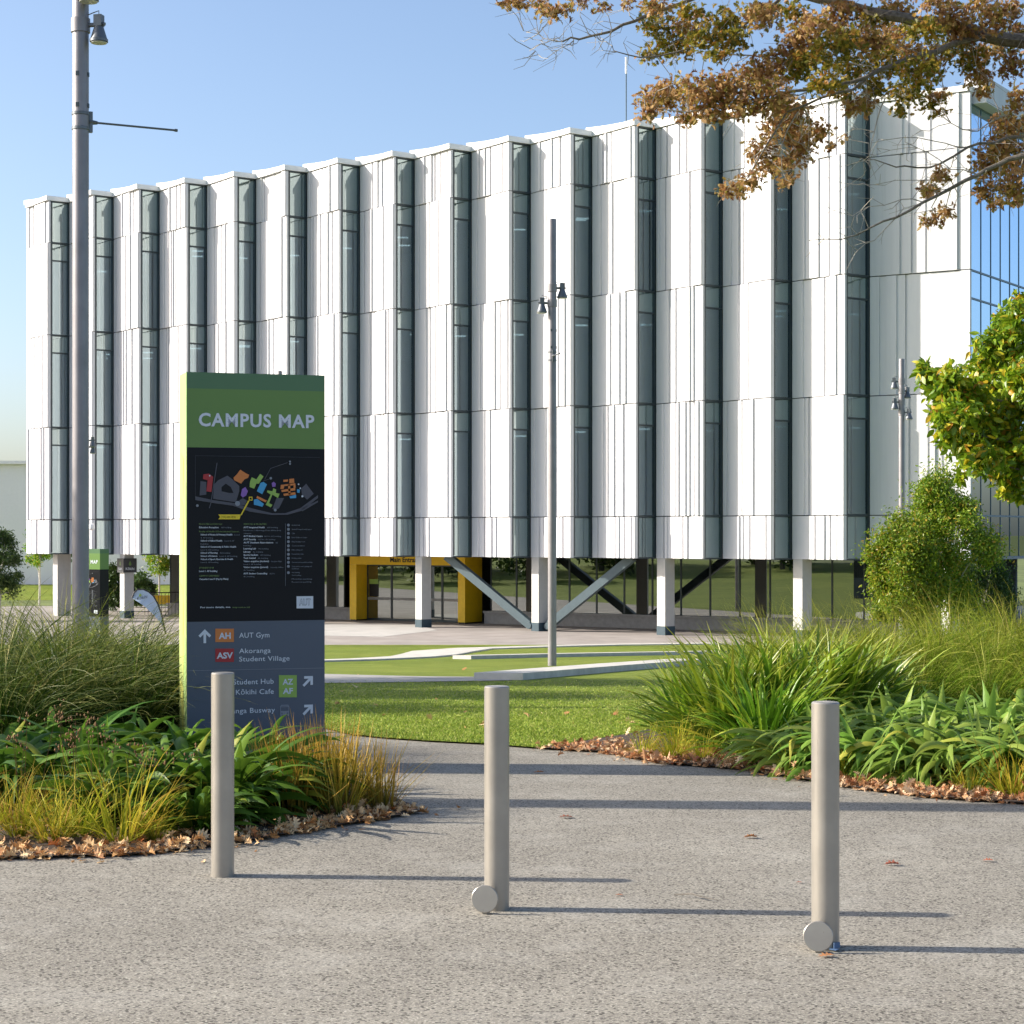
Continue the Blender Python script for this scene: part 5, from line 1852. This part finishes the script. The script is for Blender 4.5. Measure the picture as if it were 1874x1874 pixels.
leaf_part("foliage", blob_leaves(brown + off_b, 0.27, ro, DO, 0.9, (0.065, 0.115), OAK_O, 0.15, 0.6, 0.25), M["oakleaf"], oak)
leaf_part("foliage", blob_leaves(green, 0.26, ro, DO, 0.9, (0.065, 0.115), OAK_O, 0.15, 0.6, 0.2), M["oakgreen"], oak)
limbs = [  # photo traces with depth offset and radii in metres
    ([(2500, 420, 1.4), (2300, 240, 1.2), (2100, 140, 0.8), (1960, 95, 0.4), (1874, 75, 0.0), (1800, 64, 0), (1740, 50, 0), (1680, 40, 0), (1620, 28, 0), (1560, 12, 0.2), (1500, 0, 0.3), (1440, -14, 0.4), (1340, -30, 0.6), (1230, -38, 0.8)], 0.135, 0.03),
    ([(1800, 66, 0), (1760, 75, -0.2), (1715, 95, -0.4), (1660, 108, -0.5), (1610, 128, -0.6), (1560, 150, -0.7), (1510, 160, -0.8), (1440, 168, -0.9), (1380, 185, -1.0)], 0.05, 0.010),
    ([(1600, 130, -0.6), (1560, 165, -0.8), (1500, 180, -0.9), (1440, 205, -1.0), (1400, 270, -1.2), (1365, 330, -1.3)], 0.025, 0.006),
    ([(1510, 160, -0.8), (1400, 185, -0.8), (1330, 190, -0.9), (1260, 205, -1.0), (1190, 195, -1.0)], 0.018, 0.005),
    ([(1340, -30, 0.6), (1250, 5, 0.3), (1180, 30, 0.2), (1140, 45, 0.1), (1100, 62, 0), (1060, 72, 0), (1030, 76, 0)], 0.03, 0.012),
    ([(1030, 76, 0), (1005, 72, 0), (985, 62, 0.1), (958, 56, 0.1)], 0.008, 0.003), ([(1050, 74, 0), (1030, 86, -0.1), (1010, 92, -0.1)], 0.008, 0.003), ([(1020, 74, 0), (1000, 78, 0.1), (975, 72, 0.2)], 0.006, 0.0025),
    ([(1010, 74, 0), (990, 80, 0), (972, 90, 0), (985, 100, 0)], 0.005, 0.002), ([(1120, 55, 0), (1105, 72, 0), (1090, 68, 0)], 0.007, 0.003),
    ([(1440, -14, 0.4), (1390, 30, 0.2), (1340, 60, 0), (1300, 85, 0), (1240, 95, 0), (1170, 105, -0.1), (1130, 95, -0.1), (1120, 84, -0.1)], 0.025, 0.004),
    ([(1460, 110, 0.2), (1400, 104, 0.1), (1340, 100, 0), (1290, 98, 0)], 0.014, 0.006),
    ([(1874, 285, -1.0), (1830, 300, -1.0), (1790, 320, -1.1), (1740, 345, -1.1), (1690, 370, -1.2), (1640, 398, -1.2), (1590, 418, -1.3), (1540, 438, -1.3), (1480, 440, -1.3)], 0.035, 0.004),
    ([(2250, 230, 1.0), (2050, 250, -0.2), (1920, 270, -0.8), (1874, 285, -1.0)], 0.06, 0.035),
    ([(1874, 250, -0.6), (1820, 262, -0.7), (1770, 270, -0.8), (1720, 300, -0.9), (1680, 307, -0.9), (1640, 306, -1.0), (1600, 292, -1.0), (1580, 298, -1.0)], 0.022, 0.004),
    ([(1920, 270, -0.8), (1890, 256, -0.6), (1874, 250, -0.6)], 0.03, 0.022),
    ([(1720, 300, -0.9), (1740, 330, -0.9), (1690, 330, -1.0), (1640, 330, -1.0), (1570, 338, -1.1)], 0.010, 0.003),
    ([(1690, 370, -1.2), (1650, 365, -1.2), (1590, 378, -1.2), (1560, 395, -1.2)], 0.008, 0.003), ([(1640, 398, -1.2), (1600, 440, -1.2), (1570, 458, -1.2)], 0.008, 0.003),
    ([(1770, 270, -0.8), (1730, 262, -0.9), (1680, 252, -0.9), (1620, 256, -1.0), (1590, 262, -1.0)], 0.009, 0.003), ([(1620, 180, -0.8), (1605, 220, -0.8), (1595, 260, -0.9), (1590, 300, -0.9)], 0.010, 0.004),
    ([(1790, 320, -1.1), (1740, 310, -1.1), (1700, 280, -1.1), (1660, 270, -1.1), (1600, 285, -1.1)], 0.008, 0.003), ([(1874, 200, -0.3), (1830, 215, -0.4), (1790, 240, -0.5), (1740, 225, -0.6), (1700, 240, -0.7)], 0.012, 0.004),
    ([(1500, 160, -0.8), (1460, 175, -0.9), (1400, 160, -0.9), (1360, 172, -0.9)], 0.010, 0.004), ([(1460, 205, -1), (1440, 240, -1), (1430, 290, -1.1), (1440, 330, -1.1)], 0.010, 0.004)]


def trace(mb, pts, r0, r1, depth, n=8, wob=0.0, rr=None):
    out = []
    for x, y, dd in pts:
        out.append(P(x, y, depth + dd))
    # smooth by inserting midpoints
    fine_ = []
    for i in range(len(out) - 1):
        fine_ += [out[i], out[i].lerp(out[i + 1], 0.5) + Vector(rr.normal(0, wob, 3) if rr is not None else (0, 0, 0))]
    fine_.append(out[-1])
    rad = [r0 + (r1 - r0) * i / (len(fine_) - 1) for i in range(len(fine_))]
    mb.tube(fine_, rad, n)
    return fine_


mb = MB()
twg = MB()
nodes = []
rr = np.random.default_rng(8)
for pts, r0, r1 in limbs:
    lm = MB()
    line_ = trace(lm, pts, r0, r1, DO, 8 if r0 > 0.02 else 5, 0.018, rr)
    nodes += line_
    put(lm.build("bough", M["bark"] if r0 > 0.02 else M["twig"]), oak)
# fine side twigs
for p in nodes:
    if HY - 60 < 0: pass
    for q in range(2):
        if rr.uniform() < 0.55:
            d = Vector(rr.normal(0, 1, 3) + np.array([-0.8, 0, -0.1])).normalized()
            L_ = rr.uniform(0.15, 0.5)
            m1 = p + d * L_ * 0.5 + Vector(rr.normal(0, 0.04, 3))
            e = p + d * L_ + Vector(rr.normal(0, 0.07, 3))
            twg.tube([p, m1, e], [0.006, 0.0045, 0.0025], 4, cap=False)
            if rr.uniform() < 0.5:
                twg.tube([m1, m1 + Vector(rr.normal(0, 0.1, 3))], [0.003, 0.0015], 4, cap=False)
NP = np.array([tuple(p) for p in nodes])
for bl_ in brown + green:
    c = P(bl_[0], bl_[1], DO)
    dd = np.linalg.norm((NP - np.array(c)) * [1, 0.4, 1], axis=1)
    j = int(np.argmin(dd))
    p = Vector(NP[j])
    tgt = Vector((c.x, p.y * 0.6 + c.y * 0.4, c.z))
    mid = p.lerp(tgt, 0.55) + Vector(rr.normal(0, 0.05, 3))
    twg.tube([p, mid, tgt], [0.008, 0.006, 0.003], 4, cap=False)
    for q in range(3):
        e = tgt + Vector(rr.normal(0, 0.2, 3))
        twg.tube([mid.lerp(tgt, 0.3 + 0.2 * q), e], [0.004, 0.002], 4, cap=False)
tp_ = [Vector((12.4, 28.5, zg(28.5) - 0.1)), Vector((12.45, 28.5, 1.5)), Vector((12.3, 28.4, 3.5)), Vector((12.1, 28.4, 5.6)), Vector((12.2, 28.5, 9.0)), Vector((12.0, 28.6, 12.5))]
trk = MB().tube(tp_, [0.5, 0.42, 0.38, 0.30, 0.2, 0.06], 14)
put(trk.build("trunk", M["bark"]), oak)
tw_o = put(twg.build("twigs", M["twig"]), oak)
tag(tw_o, kind="stuff")

# tree leaning in from the right
rt = np.random.default_rng(15)
DR = 21.5
tb = [(1702, 692, 26, 22), (1690, 670, 14, 12), (1735, 700, 36, 34), (1768, 722, 44, 40), (1745, 765, 44, 38), (1725, 740, 26, 26), (1810, 690, 48, 50), (1850, 625, 40, 48), (1862, 572, 26, 26), (1838, 590, 28, 28), (1865, 545, 16, 12), (1812, 640, 34, 34),
      (1800, 790, 52, 44), (1760, 808, 36, 28), (1850, 750, 48, 52), (1858, 830, 42, 46), (1800, 840, 40, 30), (1838, 868, 36, 24), (1780, 830, 26, 16), (1758, 868, 8, 18), (1850, 892, 26, 18), (1835, 900, 8, 14), (1866, 905, 12, 14), (1870, 690, 36, 44),
      (1728, 800, 14, 16), (1708, 720, 16, 14)]
tb += [(1930 + rt.uniform(-20, 60), 560 + k * 48, 55, 48) for k in range(8)] + [(2050 + rt.uniform(-40, 60), 530 + k * 50, 60, 50) for k in range(8)] + [(2180 + rt.uniform(-40, 40), 580 + k * 60, 60, 55) for k in range(5)] + [(2000, 470, 60, 40), (2090, 450, 60, 40)]
rtree = empty("broadleaf_tree", (6.9, DR + 0.3, zg(DR)), 0, "leafy bright green tree with yellowing leaves leaning in from the right edge", "tree")
leaf_part("foliage", blob_leaves(tb, 0.32, rt, DR, 0.45, (0.075, 0.135), OVAL_O, 0.25, 0.5, 0.45, 1.05), M["treeleaf"], rtree)
mb = MB()
mb.tube([(6.9, DR + 0.3, zg(DR) - 0.1), (6.9, DR + 0.3, 1.0), (6.85, DR + 0.25, 2.4), (6.9, DR + 0.3, 4.2)], [0.12, 0.10, 0.08, 0.03], 10)
put(mb.build("trunk", M["bark"]), rtree)
for x, y in ((1735, 715), (1760, 790), (1830, 640), (1830, 850), (1850, 720), (2050, 560), (2140, 720), (2060, 820)):
    e = P(x, y, DR)
    s = Vector((6.88, DR + 0.3, max(1.6, min(3.8, e.z - 0.6))))
    put(MB().tube([s, s.lerp(e, 0.5) + Vector((0, 0, 0.12)), e], [0.035, 0.022, 0.006], 6).build("bough", M["bark"]), rtree)


def bush_tree(name, x, y, height, crown, r, mat, label, n, size, trunk_r=0.05, squash=1.0, cat="tree", group=None, trunk_h=None, bark="palebark", outline=OVAL_O, clear=0.25):
    """small tree: crown of leaf clumps in an egg-shaped volume, forked trunk"""
    root = empty(name, (x, y, zg(y)), 0, label, cat, group)
    nb = 46
    cl = r.normal(0, 1, (nb, 3))
    cl = unit(cl) * (r.uniform(0.25, 1, nb) ** 0.5)[:, None]
    h0 = height * clear
    ch = (height - h0) / 2
    wdt = crown * (1 - 0.35 * np.clip(cl[:, 2], -0.2, 1))
    cen = np.stack([cl[:, 0] * wdt * 0.82, cl[:, 1] * wdt * 0.82, h0 + ch + cl[:, 2] * ch * 0.88], 1)
    rad = r.uniform(0.20, 0.36, nb) * crown
    pos = []
    for c, rd in zip(cen, rad):
        q = r.normal(0, 0.5, (n // nb, 3)) * rd
        pos.append(c + q)
    pos = np.concatenate(pos)
    V, Fc, uv = leaf_cloud(pos, r.uniform(size[0], size[1], len(pos)), r, outline, 0.3, 0.4, 0.25)
    link("foliage", array_mesh("foliage", V, Fc, uv, False), mat, root)
    t = MB()
    t.tube([(0, 0, -0.1), (0.02, 0, height * 0.25), (0.0, 0.02, height * 0.55), (0.03, 0, height * 0.9)], [trunk_r, trunk_r * 0.85, trunk_r * 0.55, trunk_r * 0.15], 8)
    for i in range(7):
        c = Vector(cen[i])
        s = Vector((0, 0, max(height * 0.25, c.z * 0.55)))
        t.tube([s, s.lerp(c, 0.5) + Vector((0, 0, 0.05)), c], [trunk_r * 0.4, trunk_r * 0.28, trunk_r * 0.1], 5)
    t.build("trunk", M[bark], root)
    return root


rs = np.random.default_rng(33)
DS = 44.0
gx = lambda x, d: (x - CX) / F * d
gs = "small round trees between the grasses and the building"
bush_tree("small_tree", gx(1652, DS), DS, 3.5, 1.05, rs, M["shrubleaf"], "smaller left one of the two round green trees in front of the building's corner", 24000, (0.055, 0.10), 0.04, group=gs, clear=0.16)
bush_tree("small_tree", gx(1738, DS + 1.0), DS + 1.0, 4.7, 1.28, rs, M["shrubleaf"], "taller right one of the two round green trees, dark glass wall behind it", 34000, (0.055, 0.10), 0.045, group=gs, clear=0.14)
bush_tree("small_tree", gx(1800, DS + 2.2), DS + 2.2, 2.7, 0.9, rs, M["darkleaf"], "low dark shaded bush at the right foot of the two round trees", 9000, (0.05, 0.085), 0.05, group=gs, clear=0.1)
gl = "trees around the building's left end"
bush_tree("small_tree", gx(-2, 80), 80.0, 4.2, 0.95, rs, M["darkleaf"], "dark green cone-shaped tree at the far left edge of the view", 9000, (0.09, 0.15), 0.08, group=gl, clear=0.15)
bush_tree("small_tree", gx(72, 98), 98.0, 4.4, 0.8, rs, M["shrubleaf"], "light green clipped tree left of the leftmost column, under the building", 6000, (0.10, 0.16), 0.06, group=gl, clear=0.35)
bush_tree("small_tree", gx(121, 99), 99.0, 4.4, 0.7, rs, M["darkleaf"], "dark clipped tree between the leftmost column and the tall lamp post", 6000, (0.10, 0.16), 0.06, group=gl, clear=0.35)
bush_tree("small_tree", gx(291, 93), 93.0, 4.5, 0.95, rs, M["shrubleaf"], "airy light green young tree above the yellow planter box", 3200, (0.12, 0.2), 0.05, group=gl, clear=0.3)
bush_tree("bush", gx(258, 95), 95.0, 1.7, 0.9, rs, M["darkleaf"], "low green bush between the sign column and the yellow planter", 4000, (0.12, 0.2), 0.03, cat="bush", clear=0.02)
bush_tree("bush", gx(208, 90), 90.0, 2.2, 0.8, rs, M["darkleaf"], "dark bush between the distant map pillar and the sign column", 4000, (0.10, 0.18), 0.03, cat="bush", clear=0.02)
# trees left of the view: they shade the lawn and stand mirrored in the lobby glass
go = "tall trees left of the lawn, outside the view"
first = bush_tree("park_tree", -19.5, 27.0, 11.0, 3.0, rs, M["darkleaf"], "tall tree left of the lawn, outside the view, shading the grass", 5200, (0.22, 0.36), 0.28, group=go, bark="bark", clear=0.45)
for i, (x, y, s) in enumerate(((-22.5, 23.6, 1.05), (-17.0, 31.5, 0.95), (-25.0, 30.0, 1.1))):
    c = copy_tree(first)
    c.location = (x, y, zg(y))
    c.rotation_euler = (0, 0, i * 1.3)
    c.scale = (s, s, s)
gh = "dense low-branched trees far left, outside the view"
first = bush_tree("dense_tree", -52.0, 44.0, 7.0, 3.6, rs, M["darkleaf"], "dense low-branched tree far left, outside the view, mirrored in the lobby glass", 5200, (0.3, 0.5), 0.2, group=gh, bark="bark", clear=0.04)
for i, (x, y, s) in enumerate(((-60, 41, 1.2), (-50, 52, 0.8), (-66, 50, 1.2), (-74, 46, 1.3), (-58, 57, 0.9), (-46, 34, 1.0), (-56, 30, 1.2), (-82, 58, 1.3), (-70, 36, 1.3), (-44, 24, 1.1), (-90, 48, 1.5))):
    c = copy_tree(first)
    c.location = (x, y, zg(y))
    c.rotation_euler = (0, 0, i * 1.3)
    c.scale = (s, s, s)
